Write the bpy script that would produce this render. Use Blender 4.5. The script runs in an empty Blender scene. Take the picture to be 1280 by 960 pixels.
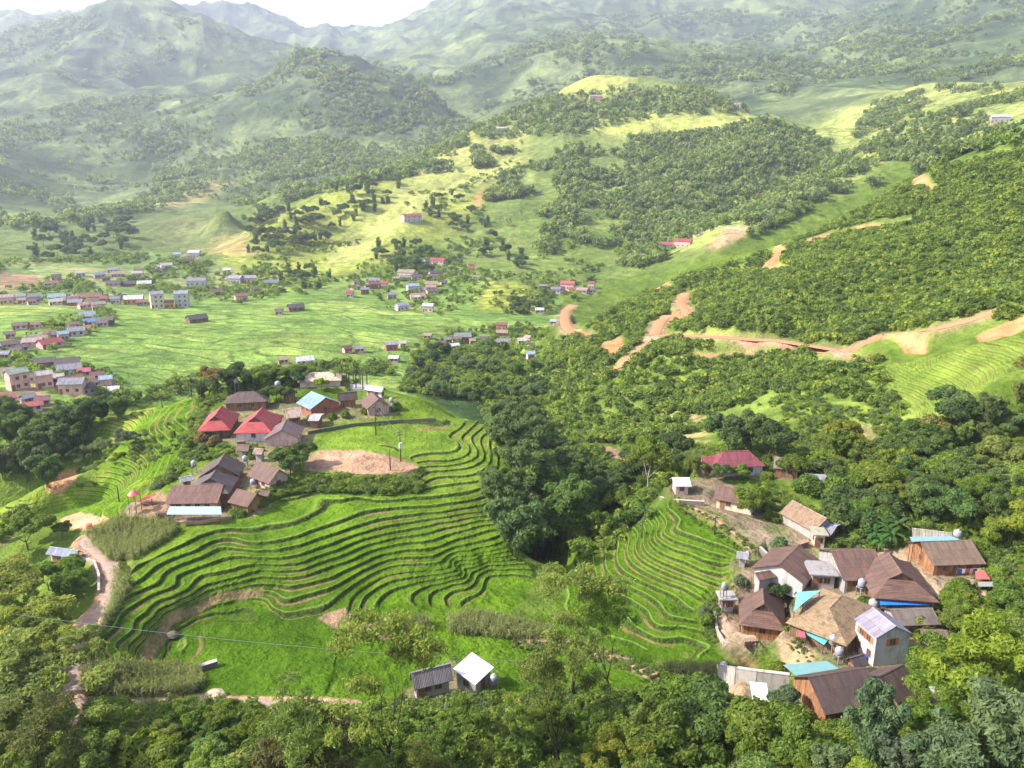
import bpy, math, random, time
import numpy as np
from mathutils import Vector, Matrix
T00 = time.time()
def log(*a): print('[%.1f]' % (time.time() - T00), *a)
# ---------------------------------------------------------------- camera
S = bpy.context.scene
F = 985.0                       # focal length in pixels of the 1280 px wide photograph
PITCH = math.radians(15.0)      # the camera looks down by this much
cam = bpy.data.cameras.new('camera')
cam.sensor_width = 36.0
cam.lens = F / 1280.0 * 36.0
cam.clip_start = 0.3
cam.clip_end = 40000
camera = bpy.data.objects.new('camera', cam)
S.collection.objects.link(camera)
camera.location = (0, 0, 0)
camera.rotation_euler = (math.pi / 2 - PITCH, 0, 0)
S.camera = camera
# ---------------------------------------------------------------- sky, sun, exposure
SUN_EL = math.radians(40)
SUN_AZ = math.radians(-98)      # clockwise from the viewing direction (+Y): the sun stands to the left, a little ahead
W = bpy.data.worlds.new('World')
S.world = W
W.use_nodes = True
nt = W.node_tree
nt.nodes.clear()
wo = nt.nodes.new('ShaderNodeOutputWorld')
bg = nt.nodes.new('ShaderNodeBackground')
sky = nt.nodes.new('ShaderNodeTexSky')
sky.sky_type = 'NISHITA'
sky.sun_disc = False
sky.sun_elevation = SUN_EL
sky.sun_rotation = SUN_AZ
sky.altitude = 1400
sky.air_density = 1.0
sky.dust_density = 5.0
sky.ozone_density = 1.0
tint = nt.nodes.new('ShaderNodeMix')
tint.data_type = 'RGBA'
tint.blend_type = 'MULTIPLY'
tint.inputs[0].default_value = 1.0
tint.inputs[7].default_value = (1.10, .98, 1.02, 1)      # the thin overcast is faintly pink
nt.links.new(sky.outputs[0], tint.inputs[6])
nt.links.new(tint.outputs[2], bg.inputs[0])
bg.inputs[1].default_value = 0.15
nt.links.new(bg.outputs[0], wo.inputs[0])
sun = bpy.data.lights.new('sun', 'SUN')
sun.energy = 5.0
sun.angle = math.radians(0.6)
sun.color = (1.0, 0.955, 0.88)
suno = bpy.data.objects.new('sun', sun)
S.collection.objects.link(suno)
sd = Vector((math.cos(SUN_EL) * math.sin(SUN_AZ), math.cos(SUN_EL) * math.cos(SUN_AZ), math.sin(SUN_EL)))
suno.rotation_euler = sd.to_track_quat('Z', 'Y').to_euler()
suno.location = (-200, 100, 300)
S.view_settings.view_transform = 'Standard'
S.view_settings.look = 'None'
S.view_settings.gamma = 1.0
S.view_settings.exposure = 1.4
S.view_settings.use_curve_mapping = False
S.render.engine = 'CYCLES'
HAZE_D = 1.2e-4
cy = S.cycles
cy.max_bounces = 5
cy.diffuse_bounces = 2
cy.glossy_bounces = 1
cy.transmission_bounces = 3
cy.volume_bounces = 1
cy.transparent_max_bounces = 4
cy.use_denoising = True
cy.denoising_input_passes = 'RGB_ALBEDO_NORMAL'
cy.denoising_prefilter = 'ACCURATE'
cy.use_adaptive_sampling = True
cy.adaptive_threshold = 0.02
cy.caustics_reflective = False
cy.caustics_refractive = False
# ---------------------------------------------------------------- numeric helpers
cP, sP = math.cos(PITCH), math.sin(PITCH)
def ray(px, py):
    px = np.asarray(px, float); py = np.asarray(py, float)
    r = (px - 640) / F; u = (480 - py) / F
    x = r; y = cP + u * sP; z = -sP + u * cP
    h = np.hypot(x, y)
    return np.arctan2(x, y), z / h          # azimuth, tangent of elevation
def project(x, y, z):
    f = y * cP - z * sP
    u = y * sP + z * cP
    f = np.maximum(f, 1e-3)
    return 640 + F * x / f, 480 - F * u / f
_rs = np.random.RandomState(7)
_perm = _rs.permutation(512).astype(np.int64)
_perm = np.concatenate([_perm, _perm, _perm])
_gr = _rs.uniform(-1, 1, 2048)
def vnoise(x, y, seed=0):
    xi = np.floor(x).astype(np.int64); yi = np.floor(y).astype(np.int64)
    xf = x - xi; yf = y - yi
    xf = xf * xf * xf * (xf * (xf * 6 - 15) + 10); yf = yf * yf * yf * (yf * (yf * 6 - 15) + 10)
    def g(a, b):
        return _gr[(_perm[(_perm[a & 511] + b + seed * 37) & 511] + seed * 13) & 2047]
    a = g(xi, yi); b = g(xi + 1, yi); c = g(xi, yi + 1); d = g(xi + 1, yi + 1)
    return (a * (1 - xf) + b * xf) * (1 - yf) + (c * (1 - xf) + d * xf) * yf
def fbm(x, y, oct=4, seed=0, ridged=False, gain=0.5):
    s = 0; a = 1.0; t = 0
    for k in range(oct):
        n = vnoise(x * 2 ** k + 17.3 * k, y * 2 ** k - 9.1 * k, seed + k)
        if ridged: n = 1 - 2 * np.abs(n)
        s = s + n * a; t += a; a *= gain
    return s / t
def sstep(a, b, x):
    t = np.clip((x - a) / (b - a), 0, 1)
    return t * t * (3 - 2 * t)
def in_poly(px, py, poly):
    r = np.zeros(np.shape(px), bool)
    n = len(poly)
    for i in range(n):
        x0, y0 = poly[i]; x1, y1 = poly[(i + 1) % n]
        if y0 == y1: continue
        c = (y0 > py) != (y1 > py)
        r ^= c & (px < (x1 - x0) * (py - y0) / (y1 - y0) + x0)
    return r
class TPS:
    def __init__(s, a, l, v, smooth=1e-6):
        s.P = np.stack([a, l], 1); n = len(a)
        D = np.linalg.norm(s.P[:, None] - s.P[None], axis=2)
        K = s.k(D) + np.eye(n) * smooth
        A = np.zeros((n + 3, n + 3)); A[:n, :n] = K
        A[:n, n] = 1; A[:n, n + 1:] = s.P; A[n:, :n] = A[:n, n:].T
        s.w = np.linalg.solve(A, np.concatenate([v, [0, 0, 0]]))
    @staticmethod
    def k(D): return np.where(D > 1e-9, D * D * np.log(np.maximum(D, 1e-9)), 0.0)
    def __call__(s, a, l):
        sh = np.shape(a); a = np.ravel(a); l = np.ravel(l); out = np.empty(len(a))
        n = len(s.P)
        for i in range(0, len(a), 20000):
            q = np.stack([a[i:i + 20000], l[i:i + 20000]], 1)
            D2 = (q[:, 0:1] - s.P[:, 0]) ** 2 + (q[:, 1:2] - s.P[:, 1]) ** 2
            K = 0.5 * D2 * np.log(np.maximum(D2, 1e-18))
            out[i:i + 20000] = K @ s.w[:n] + s.w[n] + q @ s.w[n + 1:]
        return out.reshape(sh)
# ---------------------------------------------------------------- the land: surveyed points
# knoll terraces: (level, [(px,py)...]) ; Z(level) below
def ZL(l):
    l = np.asarray(l, float)
    return np.where(l < 0, -66 - 0.45 * l, np.where(l < 10, -66 - 0.58 * l, -71.8 - 0.50 * (l - 10)))
KN = {
 -6.5: [(440,532),(500,527),(541,526),(562,529)],
 -5.5: [(512,574),(552,567),(575,560),(573,552),(564,549),(571,539)],
 -4.5: [(517,581),(560,577),(586,567),(577,551),(584,541)],
 -3.5: [(524,586),(571,581),(597,571),(590,551),(591,545)],
 -2.5: [(528,593),(571,587),(596,581),(602,558),(603,547)],
 -1.5: [(532,603),(580,596),(605,588),(613,560),(614,548)],
 -0.5: [(527,613),(575,605),(607,599),(622,575),(626,558)],
 0.5: [(295,662),(335,659),(370,654),(395,642),(405,637),(430,627),(455,625),(530,624),(580,617),(602,611)],
 1.5: [(165,732),(200,707),(245,690),(290,675),(309,680),(370,672),(407,659),(440,647),(455,641),(505,635),(555,631),(595,625)],
 2.5: [(161,746),(200,730),(215,712),(245,700),(275,686),(315,690),(357,686),(395,675),(440,661),(455,656),(505,646),(555,641),(592,634)],
 3.5: [(129,815),(135,795),(157,765),(202,740),(220,722),(240,714),(262,706),(307,696),(345,699),(382,692),(417,680),(455,667),(505,655),(555,647),(600,642)],
 4.5: [(145,807),(170,775),(202,750),(252,720),(282,715),(312,708),(345,707),(380,704),(417,690),(455,675),(505,664),(555,654),(587,648)],
 5.5: [(166,820),(180,792),(195,772),(220,755),(240,745),(275,728),(300,722),(327,714),(357,715),(395,706),(417,699),(455,684),(505,672),(555,661),(600,650)],
 6.5: [(329,722),(360,723),(395,716),(417,708),(455,693),(505,680),(555,671),(605,657)],
 7.5: [(297,736),(325,732),(360,735),(400,727),(417,723),(455,705),(492,692),(555,682),(610,664)],
 8.5: [(350,752),(380,746),(417,735),(455,713),(492,699),(555,690),(588,680),(615,674)],
 9.5: [(184,832),(198,802),(214,783),(238,768),(264,758),(300,749),(335,753),(352,769),(380,766),(412,757),(455,725),(492,709),(555,701),(592,688),(618,682)],
 10.5:[(437,762),(450,739),(480,721),(517,715),(565,709),(595,696),(611,691)],
 11.5:[(449,764),(458,746),(485,729),(525,721),(572,714)],
 12.5:[(472,757),(487,741),(517,731),(555,724)],
 13.5:[(521,757),(542,731),(575,711),(604,702)],
 14.5:[(537,757),(565,730),(598,712),(614,706)],
 15.5:[(560,757),(585,737),(625,713)],
 16.5:[(577,755),(603,739),(640,719)],
 10.0:[(330,800),(250,825),(400,830),(300,865),(405,790),(260,785),(340,770),(285,760),(380,870),(240,850),(350,840)],
 -6.0:[(480,550),(420,548),(400,560),(540,545),(545,558)], -5.9:[(400,590),(450,592),(500,590)],
 -7.0:[(480,524),(530,521)],
 0.0: [(320,652),(300,657),(345,643),(330,648),(375,638),(385,628),(310,645),(350,635),(400,619),(450,618),(520,617)],
 17.0:[(600,775),(650,742),(640,770)], 13.0:[(500,800)], 12.0:[(470,845)], 15.0:[(560,810)], 11.0:[(440,810)],
}
RT = {
 0.5:[(833,637),(842,661),(853,668),(886,680),(917,690)],
 1.5:[(826,645),(829,670),(853,681),(886,692),(914,699)],
 2.5:[(820,650),(826,678),(864,694),(892,705),(914,710)],
 3.5:[(812,655),(818,687),(842,699),(875,714),(906,722)],
 4.5:[(806,664),(809,694),(840,709),(871,722),(899,733)],
 5.5:[(796,670),(796,696),(814,709),(842,722),(888,741)],
 6.5:[(784,680),(786,700),(796,711),(822,725),(853,736),(879,751)],
 7.5:[(770,690),(771,706),(781,718),(803,729),(831,742),(853,757),(870,768)],
 8.5:[(755,700),(757,714),(770,727),(801,742),(822,757),(842,775)],
 9.5:[(740,706),(745,720),(757,733),(787,753),(809,768),(825,786)],
 10.5:[(722,712),(730,728),(745,745),(770,765),(790,785)],
 0.0:[(880,655),(850,640),(930,680)], -0.5:[(862,634),(885,648),(905,662),(925,683),(940,689)],-1.0:[(900,645),(930,668),(948,685)],
 11.0:[(760,785),(720,760),(800,800)], 10.0:[(850,790),(900,800)], 9.6:[(940,835),(955,822),(900,825)],
}
def ZR(l):
    l = np.asarray(l, float)
    return -67.5 - 0.75 * l
PZ = [  # (px, py, z)
 # knoll top and hamlet
 (250,520,-62.3),(272,535,-62.5),(320,540,-62.5),(350,545,-62.8),(385,518,-62.2),(420,508,-61.8),(470,520,-62.2),(490,508,-62),
 (330,505,-61.8),(290,500,-62),(440,490,-62),(370,575,-63.3),(330,590,-63.8),(280,600,-64.4),(250,615,-64.9),(240,643,-66.0),(300,640,-65.8),
 (190,640,-66.5),(160,655,-67.5),(330,610,-64.6),(360,595,-64),(235,600,-65),
 # far rim of the knoll
 (400,478,-64),(460,483,-64.5),(500,492,-64.5),(540,505,-64),(590,530,-65.3),(635,562,-67),(240,497,-65),(300,480,-64.5),(350,480,-64.3),
 (180,512,-69),(110,522,-73),(60,545,-79),
 # left flank
 (230,540,-64.5),(210,570,-66.2),(180,600,-67.8),(150,620,-68.5),(130,580,-72),(100,600,-73.5),(60,618,-75),(10,635,-76.5),(150,555,-71),(60,648,-74),(0,660,-75),
 (10,600,-83),(60,590,-82),
 # left road and surroundings
 (110,660,-69),(95,685,-70),(130,700,-69.3),(150,730,-69.5),(125,770,-70.8),(103,810,-71.5),(100,860,-72.0),(160,700,-68.8),(200,680,-68),(160,675,-69),
 (60,700,-72),(20,720,-73),(60,760,-71.5),(20,800,-70.5),(60,850,-70.5),(130,840,-72.2),(200,850,-72.0),
 (150,878,-71.4),(250,880,-71.3),(330,882,-71.3),(400,880,-71.6),
 # foreground slope
 (20,900,-66),(120,930,-67),(250,930,-67.6),(400,940,-68),(540,950,-69),(700,950,-69),(850,950,-68),(1000,955,-66),(1150,955,-62),(1270,950,-58),
 (300,905,-69.6),(500,905,-71),(640,905,-73),(800,905,-72),(900,905,-70),
 (540,862,-73.6),(580,850,-74.3),(470,880,-72.3),(680,800,-75.7),(750,815,-76.2),(850,850,-75),(700,850,-75.4),(800,870,-74.2),(640,840,-75.2),
 # right hamlet
 (850,622,-66),(905,643,-67),(870,590,-66),(915,592,-65),(980,590,-64.5),(1025,610,-65.5),(960,640,-66.8),(1000,672,-67.5),(1035,695,-67.5),
 (960,720,-68.5),(945,800,-70.2),(920,790,-70.8),(985,790,-70),(1010,740,-68.5),(1060,800,-69.6),(1100,828,-70.3),(1040,830,-70.5),(1100,770,-68.8),
 (1160,760,-68),(1190,800,-69.5),(1160,840,-71.5),(1200,725,-66.5),(1225,745,-66.8),(1170,680,-66),(1260,700,-65.5),(1100,690,-67.3),
 (1000,880,-70.5),(930,870,-71.5),(1100,890,-70),(1180,880,-70),(1260,800,-69.5),(1260,870,-68),(1160,720,-67.3),
 # behind the right hamlet
 (880,570,-68),(960,555,-66),(1040,570,-65),(1100,620,-65.5),(1200,640,-64),(1260,650,-63),(1150,580,-64),(1260,560,-60),
]
PD = [  # (px, py, distance)
 # ravine between the knoll and the right hill
 (745,577,230),(700,600,215),(690,640,190),(700,690,166),(660,705,160),(760,620,200),(790,640,180),(660,560,262),(600,520,300),(650,510,320),(580,490,345),(690,520,300),(720,560,245),(640,600,215),
 # front slope of the right hill
 (800,560,240),(850,550,240),(900,540,245),(760,520,285),(820,500,290),(880,490,290),(700,470,350),(760,470,325),(800,450,318),(830,420,345),
 (950,500,262),(1000,480,265),(1000,520,225),(1000,440,305),(1060,470,260),(1060,440,292),(1120,500,240),(1200,500,222),(1200,450,252),(1280,480,215),(1280,430,258),
 (1150,440,275),(1140,415,290),(1180,410,287),(1280,395,285),(1080,430,300),(930,420,325),(930,440,318),(1100,560,205),(1240,520,205),
 # face of the right hill and its ridge line
 (1000,410,335),(950,380,370),(1000,340,420),(1000,305,480),(1100,380,350),(1100,320,405),(1150,300,415),(1120,250,500),(1200,350,360),(1200,280,430),(1200,200,540),
 (1280,350,345),(1280,250,440),(1280,157,560),(1050,285,495),(1150,220,525),(940,335,462),(900,345,455),(900,320,490),(850,370,425),(850,345,470),(800,378,445),(760,395,430),(700,410,425),(680,440,400),(800,400,400),(740,430,375),(850,400,365),
 # valley floor
 (560,440,430),(480,440,420),(490,430,436),(600,430,460),(640,440,430),(660,420,470),(400,440,415),(350,450,400),(300,470,370),(250,480,355),(200,480,350),(150,490,340),(80,490,330),(20,500,320),(0,530,285),
 (250,430,432),(100,430,435),(20,430,440),(400,400,500),(300,400,505),(200,400,510),(100,400,515),(20,390,545),(550,400,510),(500,400,510),(600,400,520),(500,375,590),(450,360,640),(560,370,610),
 (630,352,640),(630,372,590),(600,372,600),(665,372,605),(630,388,560),(690,390,570),(720,360,650),(740,345,690),(690,420,480),(670,400,520),
 (380,370,600),(300,370,620),(220,378,590),(200,375,600),(100,370,640),(20,370,640),(300,355,700),(250,350,720),(130,350,720),(40,350,730),(180,330,820),(240,325,840),(100,330,830),(20,330,830),
 (420,335,740),
 # nearest lit spur (runs down to the left from the round hill)
 (280,318,800),(310,300,860),(350,270,900),(390,255,960),(430,240,1010),(400,300,860),(350,330,760),(450,300,870),(420,320,800),(470,225,1080),
 (400,350,690),(500,330,730),(510,275,850),(480,300,800),(540,300,820),(560,250,960),(520,235,1030),(560,195,1120),(600,168,1180),(620,150,1230),(600,220,1040),(640,180,1150),(500,250,960),
 # round hill
 (600,340,700),(650,330,730),(700,340,710),(760,330,740),(640,280,850),(700,290,830),(760,290,830),(700,230,980),(760,240,970),(640,230,1000),(700,180,1120),(760,180,1120),(820,260,920),(880,240,960),
 (820,200,1080),(880,180,1130),(940,220,1000),(980,200,1050),(820,140,1220),(760,130,1270),(700,125,1290),(660,130,1280),(740,97,1370),(790,100,1370),(850,108,1350),(900,128,1300),(930,148,1240),(960,145,1230),(1000,160,1190),(1030,180,1150),(1030,210,1100),(980,250,960),
 (930,275,880),(860,290,840),(820,310,790),
 # bright band right of the round hill
 (870,330,680),(900,300,700),(950,285,730),(1000,270,760),(1060,235,830),(1000,240,860),(1060,200,980),(1100,215,860),(1150,185,930),(1200,165,960),(1280,140,1000),(1100,180,1050),(1050,165,1250),(1100,150,1300),(1150,150,1180),(1200,135,1250),(1280,112,1300),(1230,112,1380),(1160,120,1500),
 # valley beyond
 (1030,150,1500),(950,120,1900),(900,95,2200),(1000,100,2200),(1050,120,1800),(1100,100,2000),(1200,80,2000),(1280,70,1900),(1130,60,2600),(1280,20,2500),(1200,30,2800),(850,80,2400),(760,85,2300),(650,110,2300),(700,95,2300),
 (820,60,2900),(700,60,2900),(760,30,3500),(900,40,3600),(1000,60,3200),(900,0,4200),(1000,0,4500),(1100,0,4200),(1100,30,3700),(1180,0,3500),(760,-20,4300),(640,0,4400),(650,40,3500),(600,70,3000),(600,110,2400),(620,10,4200),
 (590,10,4400),(530,8,4800),(560,40,4000),(480,24,5000),(430,36,5300),(400,41,5500),(480,50,4200),(540,80,3200),(560,130,2300),(520,60,3600),
 # left mountain system
 (590,190,1700),(570,160,1850),(540,120,2050),(500,90,2150),(470,75,2200),(430,65,2250),(380,68,2300),(350,80,2250),(480,130,1850),(430,130,1850),(540,180,1600),(500,190,1550),(450,180,1600),(480,215,1400),(400,200,1500),(380,150,1750),(420,230,1320),
 (330,110,2150),(300,150,1900),(300,190,1650),(260,180,1750),(230,205,1550),(260,215,1500),(200,240,1350),(280,230,1400),(350,210,1450),(350,240,1250),(300,260,1150),(250,250,1280),(160,250,1300),(200,265,1180),(250,290,1000),(180,300,980),(120,280,1100),(60,310,960),(0,310,960),(300,285,1000),
 (60,270,1250),(0,270,1250),(100,240,1550),(0,230,1600),(150,200,1900),(100,180,2100),(200,160,2200),(250,130,2300),(50,150,2500),(0,160,2400),(0,100,2900),(100,120,2600),(150,80,3000),(200,90,2900),(250,70,3000),(300,90,2700),(320,70,2900),(290,45,3100),(240,25,3300),(50,60,3300),
 (0,40,3700),(45,30,3800),(100,24,3800),(145,18,3700),(175,4,3600),(200,8,3600),(245,17,3500),
 (265,12,5600),(300,12,5500),(340,20,5400),(380,34,5300),(0,16,5200),
]
PH = [  # hidden ground: (px, distance, z) seen along the azimuth of px
 # behind the knoll rim, down to the valley floor
 (150,290,-90),(220,275,-86),(300,262,-80),(300,290,-90),(400,275,-82),(400,305,-91),(480,260,-80),(480,300,-92),(540,255,-84),(540,290,-95),(600,250,-88),(100,275,-90),(50,240,-90),(0,225,-88),(30,205,-85),
 (620,225,-76),(620,250,-88),(580,232,-76),(580,260,-86),(640,216,-77),(640,240,-88),(540,240,-74),(540,265,-84),(660,205,-80),
 # behind the right hill's ridge
 (900,560,-88),(800,520,-92),(1000,620,-85),(1000,570,-60),(1100,640,-62),(1200,680,-30),(1280,740,-5),(1100,740,-60),(1280,620,20),(740,500,-92),(1200,800,-35),
 # behind the spurs
 (300,1000,-40),(350,1080,-30),(430,1200,-20),(480,1250,0),(520,1200,20),(600,1400,50),(560,1350,30),(280,920,-78),(370,1180,-25),
 (700,1500,100),(760,1550,100),(850,1500,90),(940,1400,50),(1000,1350,30),(640,1450,80),(760,1800,130),(640,1800,120),(900,1750,120),
 (1280,1600,80),(1200,1600,90),(960,1020,-20),(900,980,-20),
 (430,2700,180),(350,2600,180),(500,2500,170),(560,2200,120),(590,2000,80),
 (180,4300,450),(100,4400,420),(240,4200,420),(20,4400,420),(300,3900,350),
 (300,6500,500),(400,6500,500),(0,6500,500),(200,6500,500),(600,6500,1200),(900,6500,2000),(1200,6500,2200),(0,9500,300),(400,9500,300),(800,9500,1500),(1280,9500,2000),
 (1280,4500,1000),(1280,3400,620),
 # the slope the photographer stands on
 (640,3,-3.9),(0,3,-3.9),(1280,3,-3.9),(640,1.5,-2.2),(640,12,-14),(0,12,-14),(1280,12,-14),(640,30,-33),(0,30,-32.5),(1280,30,-32),(640,50,-52),(0,50,-50),(1280,50,-48),(320,30,-31),(960,30,-30),(320,50,-52),(960,50,-51),
 (640,64,-64),(320,64,-63),(960,64,-62),(100,62,-60),(1180,64,-57),(1400,64,-54),(-200,64,-58),
 # beyond the frame sides
 (-200,100,-70),(-200,160,-76),(-200,250,-86),(-200,400,-90),(-200,700,-85),(-200,1300,-20),(-200,2500,250),(-200,4000,500),
 (1500,100,-60),(1500,160,-56),(1500,220,-45),(1500,300,-25),(1500,450,20),(1500,600,60),(1500,900,60),(1500,1500,150),(1500,2500,300),(1500,4000,800),
]
def build_tps():
    A, L, V, wgt = [], [], [], []
    def add(a, t, d): A.append(a); L.append(math.log(d)); V.append(t)
    for dct, Z in ((KN, ZL), (RT, ZR)):
        for lev, pts in dct.items():
            for (px, py) in pts[::(2 if len(pts) > 4 else 1)]:
                a, t = ray(px, py); add(float(a), float(t), float(Z(lev)) / float(t))
    for px, py, z in PZ:
        a, t = ray(px, py); add(float(a), float(t), z / float(t))
    for px, py, d in PD:
        a, t = ray(px, py); add(float(a), float(t), d)
    for px, d, z in PH:
        a, t = ray(px, 400); add(float(a), z / d, d)
    return TPS(np.array(A), np.array(L), np.array(V), 2e-5)
def level_tps(dct, Z):
    A, L, V = [], [], []
    for lev, pts in dct.items():
        for (px, py) in pts:
            a, t = ray(px, py); d = float(Z(lev)) / float(t)
            A.append(float(a)); L.append(math.log(d)); V.append(lev)
    return TPS(np.array(A), np.array(L), np.array(V), 1e-4)
# polar grid
COLS = np.concatenate([np.radians(np.arange(-100, -46, 1.0)), np.radians(np.linspace(-46, 46, 1150)), np.radians(np.arange(47, 101, 1.0))])
rows = [1.5]
while rows[-1] < 9000:
    d = rows[-1]
    st = 0.06 * d if d < 58 else 0.5 if d < 84 else 0.2 if d < 172 else 0.4 if d < 250 else max(0.6, 0.0022 * d) if d < 800 else 0.0042 * d
    rows.append(d + st)
ROWS = np.array(rows)
NR, NC = len(ROWS), len(COLS)
log('grid', NR, NC, NR * NC)
LR = np.log(ROWS)
ca = np.linspace(-0.85, 0.85, 260); cl = np.linspace(LR[0], LR[-1], 560)
def upsample(tps, a_t, l_t, ca=ca, cl=cl):
    """evaluate on a coarse grid, then cubic interpolation to the full grid"""
    G = tps(*np.meshgrid(ca, cl))                      # rows x cols
    def cub(t, n):
        t = np.clip(t, 0, n - 1.000001); i = np.floor(t).astype(int); f = t - i
        w = [((-f + 2) * f - 1) * f / 2, ((3 * f - 5) * f * f + 2) / 2, ((-3 * f + 4) * f + 1) * f / 2, ((f - 1) * f * f) / 2]
        ix = [np.clip(i + k, 0, n - 1) for k in (-1, 0, 1, 2)]
        return w, ix
    wl, il = cub((l_t - cl[0]) / (cl[1] - cl[0]), len(cl))
    R = sum(w[:, None] * G[ix] for w, ix in zip(wl, il))
    wa, ia = cub((a_t - ca[0]) / (ca[1] - ca[0]), len(ca))
    return sum(w[None] * R[:, ix] for w, ix in zip(wa, ia))
base = build_tps()
H = upsample(base, COLS, LR) * ROWS[:, None]
log('base tps')
AA, DD = np.meshgrid(COLS, ROWS)
X = DD * np.sin(AA); Y = DD * np.cos(AA)
PX, PY = project(X, Y, H)
PX0, PY0 = PX, PY
def blur(m, n=2, it=2):
    m = m.astype(np.float32)
    for _ in range(it):
        for ax in (0, 1):
            c = np.cumsum(np.concatenate([np.repeat(np.take(m, [0], ax), n + 1, ax), m, np.repeat(np.take(m, [-1], ax), n, ax)], ax), ax)
            m = (np.take(c, range(2 * n + 1, c.shape[ax]), ax) - np.take(c, range(0, c.shape[ax] - 2 * n - 1), ax)) / (2 * n + 1)
    return m
def region(poly, d0, d1, n=2, it=2):
    r0, r1 = np.searchsorted(ROWS, [d0, d1]); m = np.zeros(H.shape, np.float32)
    q = in_poly(PX0[r0:r1], PY0[r0:r1], poly) & (np.abs(AA[r0:r1]) < 0.8)
    m[r0:r1] = q
    if n: 
        a, b = max(0, r0 - 20), min(NR, r1 + 20); m[a:b] = blur(m[a:b], n, it)
    return m
# rough, eroded detail away from the fields
near = sstep(230, 420, DD)
rid = fbm(X / 420, Y / 420, 4, 3, True)
H += sstep(900, 1800, DD) * ((rid - .25) * 0.013 * DD + (fbm((X + Y * .35) / 1000, (Y - X * .35) / 1500, 4, 13, True) - .33) * 0.034 * DD) * 0.9
H -= sstep(2500, 3500, DD) * sstep(0.02, -0.15, AA) * .013 * DD
_wx = fbm(X / 300, Y / 300, 3, 15) * 160; _wy = fbm(X / 300, Y / 300, 3, 16) * 160
H += sstep(1100, 2200, DD) * (fbm((X + _wx) / 210, (Y + _wy) / 210, 4, 17, True, .55) - .2) * .004 * DD
H += sstep(500, 1000, DD) * (1 - sstep(900, 1800, DD) * 0.5) * (fbm(X / 120, Y / 120, 4, 5, True) - .2) * 9 * sstep(-88, -60, H)
hill = region([(690,445),(760,395),(860,345),(1000,300),(1280,150),(1300,520),(1100,540),(900,560),(720,560),(680,500)], 200, 620, 6, 2)
H += hill * (fbm(X / 34, Y / 34, 4, 9, True) * 2.6)
H += fbm(X / 9, Y / 9, 3, 21) * 0.35 * sstep(58, 75, DD) * (1 - sstep(85, 100, DD))
# terraces: the level fields are quantised into treads and risers
KPOLY = [(150,745),(166,722),(205,696),(245,672),(292,655),(296,648),(340,618),(372,603),(380,597),(366,585),(392,562),(385,545),(440,531),(545,523),(600,530),(640,560),(640,600),(625,650),(640,695),(668,715),(660,745),(600,800),(540,835),(440,820),(408,872),(300,880),(262,868),(235,835),(190,833),(128,832),(126,800),(140,765)]
RPOLY = [(828,632),(862,630),(905,648),(950,682),(918,695),(912,722),(885,745),(868,765),(880,800),(930,802),(975,838),(900,832),(800,812),(740,800),(700,770),(695,735),(712,708),(770,682),(805,650)]
km = region(KPOLY, 95, 235, 2, 2) * (1 - sstep(-3, 2, DD - np.interp(PX0, [300, 440, 540, 600, 640, 700], [236, 232, 215, 202, 189, 180]))); rm = region(RPOLY, 95, 175, 2, 2)
r0, r1 = np.searchsorted(ROWS, [90, 240])
sub = (slice(r0, r1), slice(None))
cl2 = np.linspace(LR[r0] - .01, LR[r1] + .01, 260)
ca2 = np.linspace(-0.62, 0.45, 800)
lamK = np.zeros_like(H); lamR = np.zeros_like(H)
lamK[sub] = np.clip(upsample(level_tps(KN, ZL), COLS, LR[r0:r1], ca2, cl2), -7.4, 17.4)
lamR[sub] = np.clip(upsample(level_tps(RT, ZR), COLS, LR[r0:r1], ca2, cl2), -1.4, 11.4)
wob = fbm(X / 5, Y / 5, 3, 31) * 0.07
lamK += wob; lamR += wob
lamK = blur(lamK, 1, 1).astype(float); lamR = blur(lamR, 1, 1).astype(float)
lamK = np.where(np.abs(lamK - 10) < 0.38, 10, lamK)
yardm = region([(372,590),(380,566),(398,556),(452,553),(490,560),(512,574),(530,589),(524,593),(470,592)], 140, 190, 1, 1)
lamK = lamK * (1 - yardm) + yardm * -6.0
def tread(lam, w=0.06):
    k = np.floor(lam); f = lam - k
    g = np.abs(np.gradient(lam, axis=0)) + np.abs(np.gradient(lam, axis=1)) * .5
    w = np.clip(1.0 * g, w, .5)
    return k + sstep(0.5 - w, 0.5 + w, f)
def bund(lam):      # the little earth wall on the lip of each tread
    f = lam - np.floor(lam)
    return 0.16 * np.exp(-((f - 0.33) / 0.05) ** 2)
bank = region([(378,594),(470,597),(521,596),(530,612),(520,618),(380,618),(345,620),(345,612)], 140, 185, 1, 1)
brown_bank = region([(170,835),(182,800),(205,775),(235,757),(265,745),(300,737),(328,734),(330,745),(300,750),(270,756),(240,768),(214,784),(200,805),(190,835)], 100, 150, 1, 1)
floor_m = region([(437,766),(470,757),(520,757),(580,757),(600,745),(645,722),(680,730),(690,830),(560,850),(440,900),(380,900),(385,850),(405,800),(428,772)], 100, 150, 2, 2)
smk = np.maximum(np.maximum(bank, brown_bank), floor_m)
HK = (ZL(tread(lamK)) + bund(lamK)) * (1 - smk) + ZL(lamK) * smk; HR = ZR(tread(lamR)) + bund(lamR)
H = H * (1 - km) + HK * km
H = H * (1 - rm) + HR * rm
TF = np.where(rm > km, lamR, lamK)
TM = np.maximum(km * (1 - smk) * (1 - np.clip(yardm * 1.3, 0, 1)), rm)
TK = np.maximum(rm * (rm > km) * 0, 0) + (km >= rm) * 1.0      # 1 = knoll
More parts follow.
